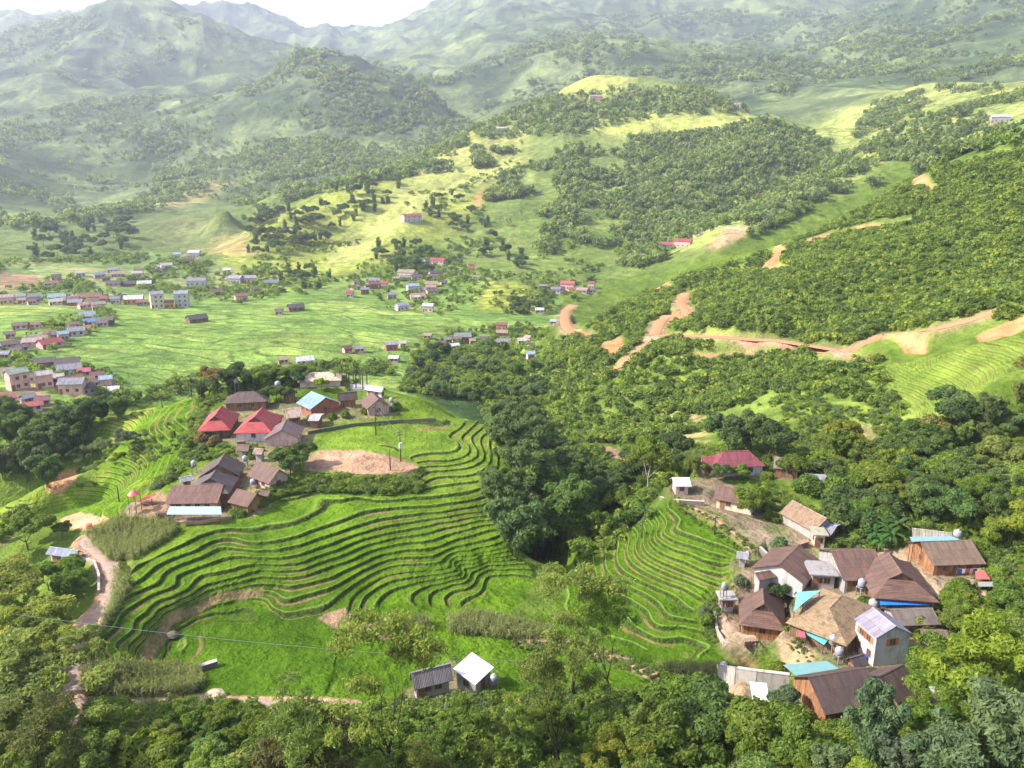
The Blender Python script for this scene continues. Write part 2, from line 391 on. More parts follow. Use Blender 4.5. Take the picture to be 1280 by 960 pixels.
# left flank of the knoll, right-hand hillside fields: finer contour terraces
LPOLY = [(0,640),(0,628),(60,618),(130,590),(165,560),(100,560),(92,540),(110,518),(180,508),(240,492),(250,515),(232,560),(235,590),(200,615),(165,650),(130,655),(100,635),(40,640)]
LPOLY = [(-150,690),(-150,632),(0,628),(60,618),(130,590),(165,560),(95,560),(85,540),(110,518),(180,506),(245,490),(246,530),(226,560),(228,592),(200,612),(165,645),(130,650),(100,640),(40,645),(0,655)]
lm = region(LPOLY, 140, 270, 2, 2)
lf = (H + fbm(X / 26, Y / 26, 3, 41) * 1.2) / 0.8
H = np.where(lm > 0, H * (1 - lm) + lm * ((tread(-lf, .16) * -0.8) - fbm(X / 26, Y / 26, 3, 41) * 1.2 ), H)
TF = np.where(lm > TM, -lf, TF); TM = np.maximum(TM, lm * 0.8)
GPOLY = [(1040,470),(1160,445),(1290,425),(1290,478),(1240,485),(1200,520),(1160,540),(1130,520),(1080,500)]
gm = region(GPOLY, 180, 300, 2, 2)
gf = (H + fbm(X / 60, Y / 60, 2, 43) * 0.8) / 1.0
H = np.where(gm > 0, H * (1 - gm) + gm * ((tread(-gf, .3) * -1.0) - fbm(X / 60, Y / 60, 2, 43) * 0.8), H)
TF = np.where(gm > TM, -gf, TF); TM = np.maximum(TM, gm * .62)
log('terraces')
# visibility table for placing things on the ground
def rebuild_table():
    global TT, TMAX
    TT = H / ROWS[:, None]
    TMAX = np.maximum.accumulate(TT, 0)
rebuild_table()
def colf(a): return np.interp(a, COLS, np.arange(NC))
def at(px, py, dmin=0.0):
    """the ground point seen at a pixel of the 1280 x 960 photograph"""
    a, t = ray(px, py); c = int(round(float(colf(a)))); t = float(t)
    col = TT[:, c]; r = int(np.searchsorted(ROWS, max(dmin, 50)))
    k = np.nonzero(col[r:] >= t)[0]
    i = r + (int(k[0]) if len(k) else NR - 1 - r); i = min(max(i, 1), NR - 1)
    t0, t1 = col[i - 1], col[i]
    f = (t - t0) / (t1 - t0) if t1 > t0 else 1.0
    d = ROWS[i - 1] + (ROWS[i] - ROWS[i - 1]) * min(max(f, 0), 1)
    return d * math.sin(float(a)), d * math.cos(float(a)), t * d
def ground(x, y):
    x = np.asarray(x, float); y = np.asarray(y, float)
    a = np.arctan2(x, y); d = np.hypot(x, y)
    c = np.clip(colf(a), 0, NC - 1.001); r = np.clip(np.interp(d, ROWS, np.arange(NR)), 0, NR - 1.001)
    ci = c.astype(int); ri = r.astype(int); cf = c - ci; rf = r - ri
    return (H[ri, ci] * (1 - cf) + H[ri, ci + 1] * cf) * (1 - rf) + (H[ri + 1, ci] * (1 - cf) + H[ri + 1, ci + 1] * cf) * rf
def pix_at_z(px, py, z):
    a, t = ray(px, py); d = z / float(t)
    return np.array([d * math.sin(float(a)), d * math.cos(float(a)), z])
# ---------------------------------------------------------------- roads and paths: (name, half width, points, dmin)
ROADS = [
 ('road', 1.9, [(85,905),(92,850),(100,805),(112,780),(135,750),(143,725),(138,705),(122,690),(108,680),(118,670),(150,655),(172,640)], 90, 'concrete'),
 ('road', 1.1, [(95,876),(130,877),(180,877),(230,877),(280,878),(340,880),(395,881),(440,884)], 90, 'concrete'),
 ('path', 0.9, [(655,801),(685,800),(715,806),(745,815),(775,826),(805,839),(840,852),(875,860)], 90, 'dirt'),
 ('path', 0.5, [(862,632),(880,641),(905,656),(925,674),(938,686)], 100, 'dirt'),
 ('track', 2.4, [(748,468),(775,455),(800,438),(815,425),(821,410),(832,397),(858,392),(850,378),(860,367)], 250, 'dirt'),
 ('track', 2.6, [(824,420),(860,419),(900,421),(940,425),(975,428),(1015,433),(1050,438)], 230, 'dirt'),
 ('track', 1.0, [(860,444),(900,446),(940,443),(980,441),(1020,440),(1060,447),(1085,450)], 230, 'dirt'),
 ('track', 2.2, [(1012,302),(1030,293),(1060,289),(1095,284),(1135,277)], 350, 'dirt'),
 ('track', 2.8, [(715,382),(706,392),(708,408),(725,418),(738,420)], 330, 'dirt'),
 ('track', 2.0, [(1050,440),(1080,430),(1105,421),(1150,414),(1195,406),(1225,398),(1262,384)], 230, 'dirt'),
]
ROADPTS = []
def resample(P, step):
    P = np.array(P, float); s = np.concatenate([[0], np.cumsum(np.hypot(*np.diff(P[:, :2], axis=0).T))])
    n = max(2, int(s[-1] / step) + 1); t = np.linspace(0, s[-1], n)
    # Catmull-Rom through the points
    out = []
    for q in t:
        i = min(max(np.searchsorted(s, q, 'right') - 1, 0), len(P) - 2)
        f = (q - s[i]) / max(s[i + 1] - s[i], 1e-6)
        p0 = P[max(i - 1, 0)]; p1 = P[i]; p2 = P[i + 1]; p3 = P[min(i + 2, len(P) - 1)]
        out.append(0.5 * ((2 * p1) + (-p0 + p2) * f + (2 * p0 - 5 * p1 + 4 * p2 - p3) * f * f + (-p0 + 3 * p1 - 3 * p2 + p3) * f ** 3))
    return np.array(out)
def smooth1(z, n):
    for _ in range(n): z = np.concatenate([[z[0]], (z[:-2] + 2 * z[1:-1] + z[2:]) / 4, [z[-1]]])
    return z
road_mask = np.zeros_like(H)
road_edge = np.zeros_like(H)
def flatten_line(P, hw, soft):
    """bend the land to the height of a line"""
    global H
    x0, x1 = P[:, 0].min() - hw - soft, P[:, 0].max() + hw + soft
    dm = np.hypot(P[:, 0], P[:, 1]); r0 = np.searchsorted(ROWS, dm.min() - hw - soft - 2); r1 = np.searchsorted(ROWS, dm.max() + hw + soft + 2)
    am = np.arctan2(P[:, 0], P[:, 1]); e = (hw + soft + 2) / dm.min()
    c0 = np.searchsorted(COLS, am.min() - e); c1 = np.searchsorted(COLS, am.max() + e)
    sx, sy = X[r0:r1, c0:c1], Y[r0:r1, c0:c1]
    best = np.full(sx.shape, 1e9); zz = np.zeros(sx.shape)
    for i in range(len(P) - 1):
        a, b = P[i], P[i + 1]; ab = b - a; L2 = ab[0] ** 2 + ab[1] ** 2 + 1e-9
        t = np.clip(((sx - a[0]) * ab[0] + (sy - a[1]) * ab[1]) / L2, 0, 1)
        d = np.hypot(sx - a[0] - t * ab[0], sy - a[1] - t * ab[1])
        m = d < best; best = np.where(m, d, best); zz = np.where(m, a[2] + t * ab[2], zz)
    w = 1 - sstep(hw, hw + soft, best)
    H[r0:r1, c0:c1] = H[r0:r1, c0:c1] * (1 - w) + zz * w
    road_mask[r0:r1, c0:c1] = np.maximum(road_mask[r0:r1, c0:c1], 1 - sstep(hw, hw + 0.35, best))
    road_edge[r0:r1, c0:c1] = np.maximum(road_edge[r0:r1, c0:c1], 1 - sstep(hw, hw + soft, best))
for name, hw, pts, dmin, kind in ROADS:
    P = resample([at(px, py, dmin) for px, py in pts], 1.2 if dmin < 200 else 3.0)
    P[:, 2] = smooth1(P[:, 2], 20)
    ROADPTS.append((name, hw, P, kind, dmin))
for name, hw, P, kind, dmin in ROADPTS: flatten_line(P, hw + (0.3 if dmin < 200 else 1.0), 1.2 if dmin < 200 else 4.0)
rebuild_table()
# ---------------------------------------------------------------- land cover
def C(r, g, b): return np.array([r, g, b])
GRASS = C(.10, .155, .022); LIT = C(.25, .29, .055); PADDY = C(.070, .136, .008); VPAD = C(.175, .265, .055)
SCRUB = C(.075, .13, .03); WOOD_OR_SHADE = C(.035, .065, .02); EARTH = C(.46, .225, .10); SAND = C(.29, .185, .115); MOUNT = C(.080, .112, .050); DRY = C(.30, .26, .09)
n1 = fbm(X / 60, Y / 60, 4, 51); n2 = fbm(X / 8, Y / 8, 3, 53); n3 = fbm(X / 300, Y / 300, 4, 55)
col = np.zeros(H.shape + (3,)) + GRASS
def paint(m, c, a=1.0):
    global col
    m = (m * a)[..., None]; col = col * (1 - m) + c * m
# mountains and far slopes
paint(sstep(900, 1300, DD), MOUNT)
paint(sstep(900, 1300, DD) * sstep(-.1, .2, n1), C(.12, .165, .06), .8)
paint(sstep(800, 1100, DD) * sstep(0.0, 0.35, n3), C(.14, .18, .07), .7)
paint(sstep(800, 1100, DD) * sstep(0.1, 0.3, fbm(X / 170, Y / 170, 4, 57)), WOOD_OR_SHADE, .75)
rock = sstep(2500, 3300, DD) * sstep(0.05, 0.3, fbm(X / 260, Y / 130, 4, 59))
paint(region([(1290,-60),(1290,80),(1200,80),(1100,60),(1020,20),(980,-60)], 2000, 4200, 8, 2), WOOD_OR_SHADE, .5)  # shadowed valley at the far upper right: shade put into the land colour
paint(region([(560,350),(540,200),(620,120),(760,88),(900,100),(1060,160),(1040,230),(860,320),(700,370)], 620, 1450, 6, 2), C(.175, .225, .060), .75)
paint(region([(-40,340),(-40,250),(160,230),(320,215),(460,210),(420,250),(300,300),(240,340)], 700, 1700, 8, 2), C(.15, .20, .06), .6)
# valley paddies
VP = [(-100,395),(60,372),(230,378),(300,362),(420,345),(560,350),(640,350),(700,370),(700,400),(660,440),(560,470),(500,500),(250,500),(180,500),(100,498),(-100,530)]
vp = region(VP, 255, 760, 3, 2)
paint(vp, VPAD)
vtone = sstep(-.15, .15, fbm(X / 45, Y / 70, 2, 61))
paint(vp * vtone, C(.15, .25, .05), .7)
paint(vp * sstep(.2, .35, fbm(X / 40, Y / 60, 3, 63)), C(.20, .27, .06), .7)
VP2 = [(-100,330),(0,330),(100,325),(200,315),(300,330),(300,365),(230,378),(60,372),(-100,395)]
vp2 = region(VP2, 500, 1000, 3, 2)
paint(vp2, C(.16, .23, .07)); paint(vp2 * sstep(0, .2, n1), C(.23, .24, .09), .8)
# lit green spurs
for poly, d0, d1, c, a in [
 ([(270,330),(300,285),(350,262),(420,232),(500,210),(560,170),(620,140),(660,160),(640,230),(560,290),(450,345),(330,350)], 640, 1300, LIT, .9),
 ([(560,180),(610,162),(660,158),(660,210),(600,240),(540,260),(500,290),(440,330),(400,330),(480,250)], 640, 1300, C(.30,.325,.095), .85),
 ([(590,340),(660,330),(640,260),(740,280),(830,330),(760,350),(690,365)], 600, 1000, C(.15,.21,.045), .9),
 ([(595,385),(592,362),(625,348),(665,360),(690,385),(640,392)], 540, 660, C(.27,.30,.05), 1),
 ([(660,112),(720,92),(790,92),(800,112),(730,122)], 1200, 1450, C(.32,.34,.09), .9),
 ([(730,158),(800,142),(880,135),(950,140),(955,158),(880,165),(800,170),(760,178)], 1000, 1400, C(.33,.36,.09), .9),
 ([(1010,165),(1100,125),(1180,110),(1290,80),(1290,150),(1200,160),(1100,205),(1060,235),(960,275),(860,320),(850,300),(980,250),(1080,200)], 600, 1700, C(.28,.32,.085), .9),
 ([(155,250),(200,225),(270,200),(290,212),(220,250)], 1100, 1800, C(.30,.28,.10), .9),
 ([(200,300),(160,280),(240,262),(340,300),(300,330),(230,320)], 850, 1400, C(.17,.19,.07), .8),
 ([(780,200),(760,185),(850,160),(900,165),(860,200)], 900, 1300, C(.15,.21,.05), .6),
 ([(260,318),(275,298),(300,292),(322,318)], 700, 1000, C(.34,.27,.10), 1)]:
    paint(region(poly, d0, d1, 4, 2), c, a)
# right hill
HILLPOLY = [(700,560),(670,470),(690,440),(760,395),(860,345),(1000,300),(1100,250),(1290,150),(1290,400),(1180,415),(1040,445),(1000,470),(1120,480),(1130,520),(1060,540),(900,545),(780,560)]
hp = region(HILLPOLY, 215, 640, 3, 2)
paint(hp, C(.10, .16, .03)); paint(hp * sstep(.0, .25, n1), C(.17, .235, .04), .6)
paint(region([(820,465),(900,450),(1000,460),(1110,470),(1120,500),(1000,490),(860,490)], 200, 330, 3, 2), C(.18,.25,.035), .6)
paint(region([(880,345),(960,318),(1010,300),(1030,330),(960,350),(900,370)], 380, 560, 4, 2), C(.21,.28,.035), .8)
paint(gm, C(.15,.215,.03), .95)
paint(region([(985,505),(1060,500),(1150,520),(1140,560),(1010,560),(960,545)], 190, 300, 3, 2), C(.20,.27,.045), .9)
paint(region([(1040,540),(1130,530),(1135,575),(1050,575)], 150, 260, 3, 2) * sstep(-.1, .2, n2), C(.33,.25,.12), .7)
paint(region([(800,515),(880,520),(890,570),(820,560)], 180, 280, 3, 2) * sstep(-.1, .15, n2), C(.33,.27,.12), .8)
# knoll and near ground
paint(region([(100,540),(110,508),(260,485),(400,460),(520,490),(660,560),(650,600),(640,700),(300,650),(180,700),(150,640)], 140, 290, 3, 2), C(.10,.165,.014))
paint(lm, C(.085,.165,.008)); paint(lm * sstep(.05, .3, n2), C(.17,.20,.03), .6)
paint(km, PADDY); paint(rm, PADDY * 1.05)
paint(km * (1 - sstep(585, 640, PY0)), C(.110, .180, .018), .9)      # rice lighter and yellower on the knoll top, partly a crop difference
paint(km * sstep(745, 775, PY0) * (PX0 < 440), C(.050, .108, .006), .9)      # rice darker in the lowest field, only partly from the crop
paint(brown_bank, C(.20, .15, .07), .95)
paint(bank, C(.06, .10, .02), .95)
paint(region([(690,700),(700,560),(640,520),(600,480),(520,490),(640,560),(640,700)], 150, 420, 3, 2), WOOD_OR_SHADE)
paint(region([(706,562),(770,558),(780,590),(720,590)], 200, 260, 1, 1), PADDY)
paint(region([(765,560),(780,565),(790,600),(772,585),(745,562),(705,558)], 200, 260, 1, 1), SAND, .9)
paint(region([(-200,690),(60,690),(120,720),(100,900),(420,900),(700,870),(960,860),(1400,860),(1400,1200),(-200,1200)], 55, 125, 3, 2), C(.07,.11,.02))
paint(region([(410,880),(440,820),(600,800),(680,770),(780,800),(990,835),(960,860),(700,885)], 90, 132, 2, 2), PADDY * 1.0)
paint(region([(1140,800),(1210,790),(1280,790),(1280,830),(1180,880),(1130,860),(1100,835)], 85, 120, 2, 2), PADDY * .95)
paint(region([(1215,780),(1290,770),(1290,830),(1240,820)], 85, 135, 2, 2), PADDY * 1.0)
yards = region([(845,620),(905,645),(950,690),(905,740),(890,800),(960,808),(1010,850),(1100,840),(1150,800),(1230,760),(1220,700),(1140,690),(1040,670),(1000,640),(900,600),(850,600)], 95, 175, 3, 2)
paint(yards, C(.24,.19,.12)); paint(yards * sstep(0, .25, n2), C(.13,.15,.05), .8)
paint(region([(235,515),(380,500),(500,500),(500,518),(400,530),(370,585),(330,625),(330,640),(250,645),(200,630),(240,590),(300,560),(240,540)], 150, 235, 3, 2), C(.19,.17,.09), .8)
# bare earth: drying ground, sand by the lower field, village square, landslips
for poly, d0, d1, c, n in [
 ([(378,588),(384,570),(400,562),(450,560),(485,566),(505,575),(522,588),(521,595),(470,594)], 150, 185, SAND, 1),
 ([(397,772),(408,765),(430,760),(437,764),(445,772),(475,780),(520,776),(537,785),(530,795),(480,800),(450,797),(420,787)], 105, 135, SAND, 1),
 ([(122,672),(158,650),(165,632),(200,612),(215,628),(290,645),(280,652),(215,655),(160,660)], 140, 180, SAND * .9, 1),
 ([(75,650),(88,640),(110,642),(135,648),(140,655),(110,664),(84,660)], 130, 180, C(.5,.30,.17), 1),
 ([(1078,433),(1105,421),(1150,414),(1172,408),(1160,420),(1158,442),(1132,443),(1115,427),(1098,430)], 215, 300, EARTH, 1),
 ([(1220,418),(1285,392),(1285,408),(1250,425),(1225,432)], 215, 320, EARTH, 1),
 ([(1008,302),(1060,288),(1130,275),(1135,279),(1060,294),(1015,305)], 350, 520, EARTH, 1),
 ([(1128,218),(1150,212),(1170,244),(1148,238)], 380, 560, EARTH, 1), ([(944,340),(966,318),(972,300),(984,306),(972,326),(986,342)], 380, 560, EARTH, 1),
 ([(700,385),(735,380),(720,392),(716,408),(740,420),(715,425),(702,410)], 330, 470, EARTH, 1), ([(755,376),(784,352),(802,372),(780,382)], 330, 500, EARTH, 1),
 ([(802,350),(834,346),(840,364),(810,364)], 330, 520, EARTH, 1), ([(748,432),(776,422),(784,440),(762,448)], 250, 420, EARTH, 1),
 ([(832,405),(838,392),(866,392),(868,400),(845,402)], 250, 420, EARTH, 1),
 ([(55,612),(75,588),(100,585),(95,600),(75,618)], 150, 260, C(.36,.20,.10), 1), ([(-50,487),(50,485),(62,500),(40,508),(-50,500)], 280, 360, SAND, 1),
 ([(880,312),(910,285),(960,280),(900,312)], 500, 800, C(.42,.30,.16), 2), ([(0,340),(50,345),(50,358),(0,362)], 600, 800, SAND, 1), ([(590,255),(605,235),(600,262)], 700, 1100, EARTH, 1),
 ([(895,768),(945,765),(945,802),(900,800)], 95, 135, C(.38,.27,.18), 1), ([(1210,722),(1228,722),(1235,755),(1216,758)], 95, 140, C(.36,.25,.17), 1),
 ([(996,745),(1005,790),(1020,835),(985,840),(965,800)], 95, 130, C(.36,.26,.15), 1), ([(1120,870),(1175,868),(1180,885),(1125,890)], 80, 120, C(.42,.29,.16), 1),
 ([(890,865),(940,868),(960,885),(900,885)], 80, 120, C(.40,.28,.17), 1), ([(600,862),(690,862),(690,830),(640,820),(600,840)], 90, 120, PADDY, 1)]:
    paint(region(poly, d0, d1, n, 1), c, .95)
paint(road_edge * (1 - road_mask), C(.26, .21, .10), .55)
paint(road_mask, SAND * 1.1)
col *= (1 + 0.22 * n2 + 0.15 * n1)[..., None]
# ---------------------------------------------------------------- material helpers
def newmat(name):
    m = bpy.data.materials.new(name); m.use_nodes = True; m.node_tree.nodes.clear(); return m
class NT:
    def __init__(s, m): s.t = m.node_tree
    def n(s, typ, ins=None, **kw):
        nd = s.t.nodes.new('ShaderNode' + typ)
        for k, v in kw.items(): setattr(nd, k, v)
        for k, v in (ins or {}).items():
            if hasattr(v, 'is_output'): s.t.links.new(v, nd.inputs[k])
            else: nd.inputs[k].default_value = v
        return nd
    def math(s, op, a, b=0.0, c=None):
        ins = {0: a, 1: b}
        if c is not None: ins[2] = c
        return s.n('Math', ins, operation=op).outputs[0]
    def ramp(s, f, stops):
        r = s.n('ValToRGB', {0: f}); e = r.color_ramp.elements
        while len(e) < len(stops): e.new(0.5)
        for el, (p, c) in zip(e, stops): el.position = p; el.color = tuple(c) + (1,) if len(c) == 3 else c
        return r.outputs[0]
    def mix(s, f, a, b, mode='MIX'):
        m = s.n('Mix', data_type='RGBA', blend_type=mode)
        for k, v in ((0, f), (6, a), (7, b)):
            if hasattr(v, 'is_output'): s.t.links.new(v, m.inputs[k])
            else: m.inputs[k].default_value = v if k == 0 else tuple(v) + (1,)
        return m.outputs[2]
# ---------------------------------------------------------------- mesh and object helpers
class MB:
    """collects faces and links them as one mesh object"""
    def __init__(s): s.v = []; s.f = []
    def add(s, vs, fs):
        b = len(s.v); s.v += [tuple(map(float, p)) for p in vs]; s.f += [tuple(b + i for i in f) for f in fs]; return s
    def box(s, x0, x1, y0, y1, z0, z1):
        return s.add([(x0,y0,z0),(x1,y0,z0),(x1,y1,z0),(x0,y1,z0),(x0,y0,z1),(x1,y0,z1),(x1,y1,z1),(x0,y1,z1)],
                     [(3,2,1,0),(4,5,6,7),(0,1,5,4),(1,2,6,5),(2,3,7,6),(3,0,4,7)])
    def slab(s, quad, t):
        """a quad given thickness t downwards"""
        q = [Vector(p) for p in quad]; n = len(q)
        vs = q + [p - Vector((0, 0, t)) for p in q]
        return s.add(vs, [tuple(range(n)), tuple(range(2 * n - 1, n - 1, -1))] + [(i, i + n, (i + 1) % n + n, (i + 1) % n) for i in range(n)])
    def tube(s, pts, rad, n=8, cap=True):
        pts = [Vector(p) for p in pts]; m = len(pts); rad = rad if hasattr(rad, '__len__') else [rad] * m
        b = len(s.v); ref = Vector((0.31, 0.17, 0.93))
        for i, p in enumerate(pts):
            d = (pts[min(i + 1, m - 1)] - pts[max(i - 1, 0)]).normalized()
            u = d.cross(ref if abs(d.dot(ref)) < .95 else Vector((1, 0, 0))).normalized(); w = d.cross(u)
            for k in range(n):
                a = 2 * math.pi * k / n; q = p + (u * math.cos(a) + w * math.sin(a)) * rad[i]; s.v.append(tuple(q))
        for i in range(m - 1):
            for k in range(n):
                s.f.append((b + i * n + k, b + i * n + (k + 1) % n, b + (i + 1) * n + (k + 1) % n, b + (i + 1) * n + k))
        if cap: s.f.append(tuple(b + k for k in range(n - 1, -1, -1))); s.f.append(tuple(b + (m - 1) * n + k for k in range(n)))
        return s
    def lathe(s, prof, n=16, c=(0, 0, 0)):
        b = len(s.v)
        for r, z in prof:
            for k in range(n):
                a = 2 * math.pi * k / n; s.v.append((c[0] + r * math.cos(a), c[1] + r * math.sin(a), c[2] + z))
        m = len(prof)
        for i in range(m - 1):
            for k in range(n): s.f.append((b + i * n + k, b + i * n + (k + 1) % n, b + (i + 1) * n + (k + 1) % n, b + (i + 1) * n + k))
        s.f.append(tuple(b + k for k in range(n - 1, -1, -1))); s.f.append(tuple(b + (m - 1) * n + k for k in range(n)))
        return s
    def mesh(s, name, mat, smooth=False):
        me = bpy.data.meshes.new(name); me.from_pydata(s.v, [], s.f); me.materials.append(mat)
        if smooth: me.polygons.foreach_set('use_smooth', [True] * len(s.f))
        me.update(); return me
    def build(s, name, mat, parent=None, color=None, smooth=False, label=None):
        o = bpy.data.objects.new(name, s.mesh(name, mat, smooth)); S.collection.objects.link(o)
        if parent is not None: o.parent = parent
        if color is not None: o.color = tuple(color) + (1,)
        if label: o['label'] = label
        return o
def npmesh(name, V, Q, mat, smooth=False):
    me = bpy.data.meshes.new(name); V = np.asarray(V, np.float32); Q = np.asarray(Q, np.int32); k = Q.shape[1]
    me.vertices.add(len(V)); me.vertices.foreach_set('co', V.ravel())
    me.loops.add(Q.size); me.loops.foreach_set('vertex_index', Q.ravel())
    me.polygons.add(len(Q)); me.polygons.foreach_set('loop_start', np.arange(0, Q.size, k, dtype=np.int32))
    if smooth: me.polygons.foreach_set('use_smooth', np.ones(len(Q), bool))
    me.update(calc_edges=True); me.materials.append(mat); return me
def empty(name, loc, rz=0.0):
    o = bpy.data.objects.new(name, None); S.collection.objects.link(o); o.location = loc; o.rotation_euler = (0, 0, rz); o.empty_display_size = 1; return o
def tag(o, label, cat, group=None, kind=None):
    o['label'] = label; o['category'] = cat
    if group: o['group'] = group
    if kind: o['kind'] = kind
    return o
# ---------------------------------------------------------------- materials of built things; their colour is the object's own
def m_roof():
    m = newmat('corrugated_roof'); T = NT(m)
    oc = T.n('TexCoord').outputs['Object']; c = T.n('ObjectInfo').outputs['Color']
    sx = T.n('SeparateXYZ', {0: oc}).outputs[0]
    wave = T.math('SINE', T.math('MULTIPLY', sx, 26.0))
    st = T.n('Mapping', {0: oc, 3: (1.6, .25, .25)}).outputs[0]
    streak = T.n('TexNoise', {'Vector': st, 'Scale': 1.2, 'Detail': 6, 'Roughness': .7}).outputs[0]
    blot = T.n('TexNoise', {'Vector': oc, 'Scale': .55, 'Detail': 5, 'Roughness': .65}).outputs[0]
    rust = T.n('TexNoise', {'Vector': T.n('Mapping', {0: oc, 3: (.9, .35, .35)}).outputs[0], 'Scale': 1.0, 'Detail': 7, 'Roughness': .7}).outputs[0]
    panel = T.n('TexBrick', {'Vector': oc, 'Color1': (1, 1, 1, 1), 'Color2': (.78, .78, .8, 1), 'Mortar': (.5, .48, .46, 1), 'Scale': 1.0, 'Mortar Size': .03, 'Brick Width': 1.05, 'Row Height': 1.7}).outputs[0]
    cc = T.mix(1.0, c, T.ramp(streak, [(.3, (.55, .55, .57)), (.7, (1.35, 1.32, 1.3))]), 'MULTIPLY')
    cc = T.mix(1.0, cc, panel, 'MULTIPLY')
    cc = T.mix(T.n('MapRange', {0: rust, 1: .53, 2: .66, 3: 0, 4: .5}).outputs[0], cc, (.22, .10, .05))
    cc = T.mix(T.n('MapRange', {0: blot, 1: .56, 2: .72, 3: 0, 4: .5}).outputs[0], cc, (.09, .085, .06))
    bump = T.n('Bump', {'Height': T.math('ADD', T.math('MULTIPLY', wave, .03), T.math('MULTIPLY', streak, .03)), 'Strength': .8, 'Distance': 1.0}).outputs[0]
    b = T.n('BsdfPrincipled', {'Base Color': cc, 'Roughness': .62, 'Specular IOR Level': .4, 'Normal': bump}); T.n('OutputMaterial', {0: b.outputs[0]}); return m
def m_thatch():
    m = newmat('weathered_board_roof'); T = NT(m)
    oc = T.n('TexCoord').outputs['Object']; c = T.n('ObjectInfo').outputs['Color']
    st = T.n('Mapping', {0: oc, 3: (5.0, .8, .8)}).outputs[0]
    streak = T.n('TexNoise', {'Vector': st, 'Scale': 1.3, 'Detail': 6, 'Roughness': .75}).outputs[0]
    blot = T.n('TexNoise', {'Vector': oc, 'Scale': .9, 'Detail': 6, 'Roughness': .7}).outputs[0]
    cc = T.mix(1.0, c, T.ramp(streak, [(.3, (.45, .45, .45)), (.7, (1.45, 1.4, 1.3))]), 'MULTIPLY')
    cc = T.mix(T.n('MapRange', {0: blot, 1: .5, 2: .62, 3: 0, 4: .65}).outputs[0], cc, (.10, .085, .05))
    bump = T.n('Bump', {'Height': T.math('ADD', T.math('MULTIPLY', streak, .12), T.math('MULTIPLY', blot, .15)), 'Strength': 1, 'Distance': 1.0}).outputs[0]
    b = T.n('BsdfPrincipled', {'Base Color': cc, 'Roughness': .9, 'Specular IOR Level': .15, 'Normal': bump}); T.n('OutputMaterial', {0: b.outputs[0]}); return m
def m_wall(name, kind):
    m = newmat(name); T = NT(m)
    oc = T.n('TexCoord').outputs['Object']; c = T.n('ObjectInfo').outputs['Color']
    dirt = T.n('TexNoise', {'Vector': T.n('Mapping', {0: oc, 3: (.8, .8, .35)}).outputs[0], 'Scale': 1.4, 'Detail': 7, 'Roughness': .7}).outputs[0]
    if kind == 'planks':
        s = T.n('SeparateXYZ', {0: oc}); u = T.math('MULTIPLY', T.math('ADD', s.outputs[0], s.outputs[1]), 4.0)
        gap = T.n('MapRange', {0: T.math('FRACT', u), 1: .0, 2: .12, 3: .3, 4: 1.0}).outputs[0]
        pl = T.n('TexNoise', {'Vector': T.n('Mapping', {0: oc, 3: (4.0, 4.0, .3)}).outputs[0], 'Scale': 1.0, 'Detail': 3}).outputs[0]
        cc = T.mix(1.0, c, T.ramp(pl, [(.3, (.5, .48, .45)), (.7, (1.4, 1.35, 1.3))]), 'MULTIPLY')
        g = T.n('CombineColor', {0: gap, 1: gap, 2: gap}).outputs[0]; cc = T.mix(1.0, cc, g, 'MULTIPLY'); hgt = gap
    elif kind == 'brick':
        s = T.n('SeparateXYZ', {0: oc}); w = T.n('CombineXYZ', {0: T.math('ADD', s.outputs[0], s.outputs[1]), 1: s.outputs[2]}).outputs[0]
        br = T.n('TexBrick', {'Vector': w, 'Color1': (1.1, 1.1, 1.1, 1), 'Color2': (.8, .78, .76, 1), 'Mortar': (.6, .6, .6, 1), 'Scale': 1.0, 'Mortar Size': .012, 'Brick Width': .4, 'Row Height': .2})
        cc = T.mix(1.0, c, br.outputs[0], 'MULTIPLY'); hgt = br.outputs[1]
    else: cc = c; hgt = dirt
    cc = T.mix(1.0, cc, T.ramp(dirt, [(.28, (.45, .44, .42)), (.5, (.95, .95, .95)), (.75, (1.08, 1.07, 1.05))]), 'MULTIPLY')
    bump = T.n('Bump', {'Height': hgt, 'Strength': .3, 'Distance': .03}).outputs[0]
    b = T.n('BsdfPrincipled', {'Base Color': cc, 'Roughness': .85, 'Specular IOR Level': .2, 'Normal': bump}); T.n('OutputMaterial', {0: b.outputs[0]}); return m
def m_simple(name, rough=.6, metal=0.0, spec=.4, noise=.25):
    m = newmat(name); T = NT(m); oc = T.n('TexCoord').outputs['Object']; c = T.n('ObjectInfo').outputs['Color']
    d = T.n('TexNoise', {'Vector': oc, 'Scale': 3.0, 'Detail': 5, 'Roughness': .65}).outputs[0]
    cc = T.mix(1.0, c, T.ramp(d, [(.3, (1 - noise,) * 3), (.7, (1 + noise,) * 3)]), 'MULTIPLY')
    b = T.n('BsdfPrincipled', {'Base Color': cc, 'Roughness': rough, 'Metallic': metal, 'Specular IOR Level': spec}); T.n('OutputMaterial', {0: b.outputs[0]}); return m
M = {'roof': m_roof(), 'thatch': m_thatch(), 'plaster': m_wall('plaster_wall', 'plaster'), 'planks': m_wall('plank_wall', 'planks'), 'brick': m_wall('brick_wall', 'brick'),
     'wood': m_simple('timber', .8), 'metal': m_simple('sheet_metal', .4, .0, .5, .12), 'steel': m_simple('steel', .3, .9, .5, .1), 'cloth': m_simple('cloth', .8), 'concrete': m_wall('concrete', 'plaster'),
     'glass': m_simple('window_glass', .15, 0, .6, .05), 'earth': m_simple('packed_earth', .95, 0, .1, .42)}
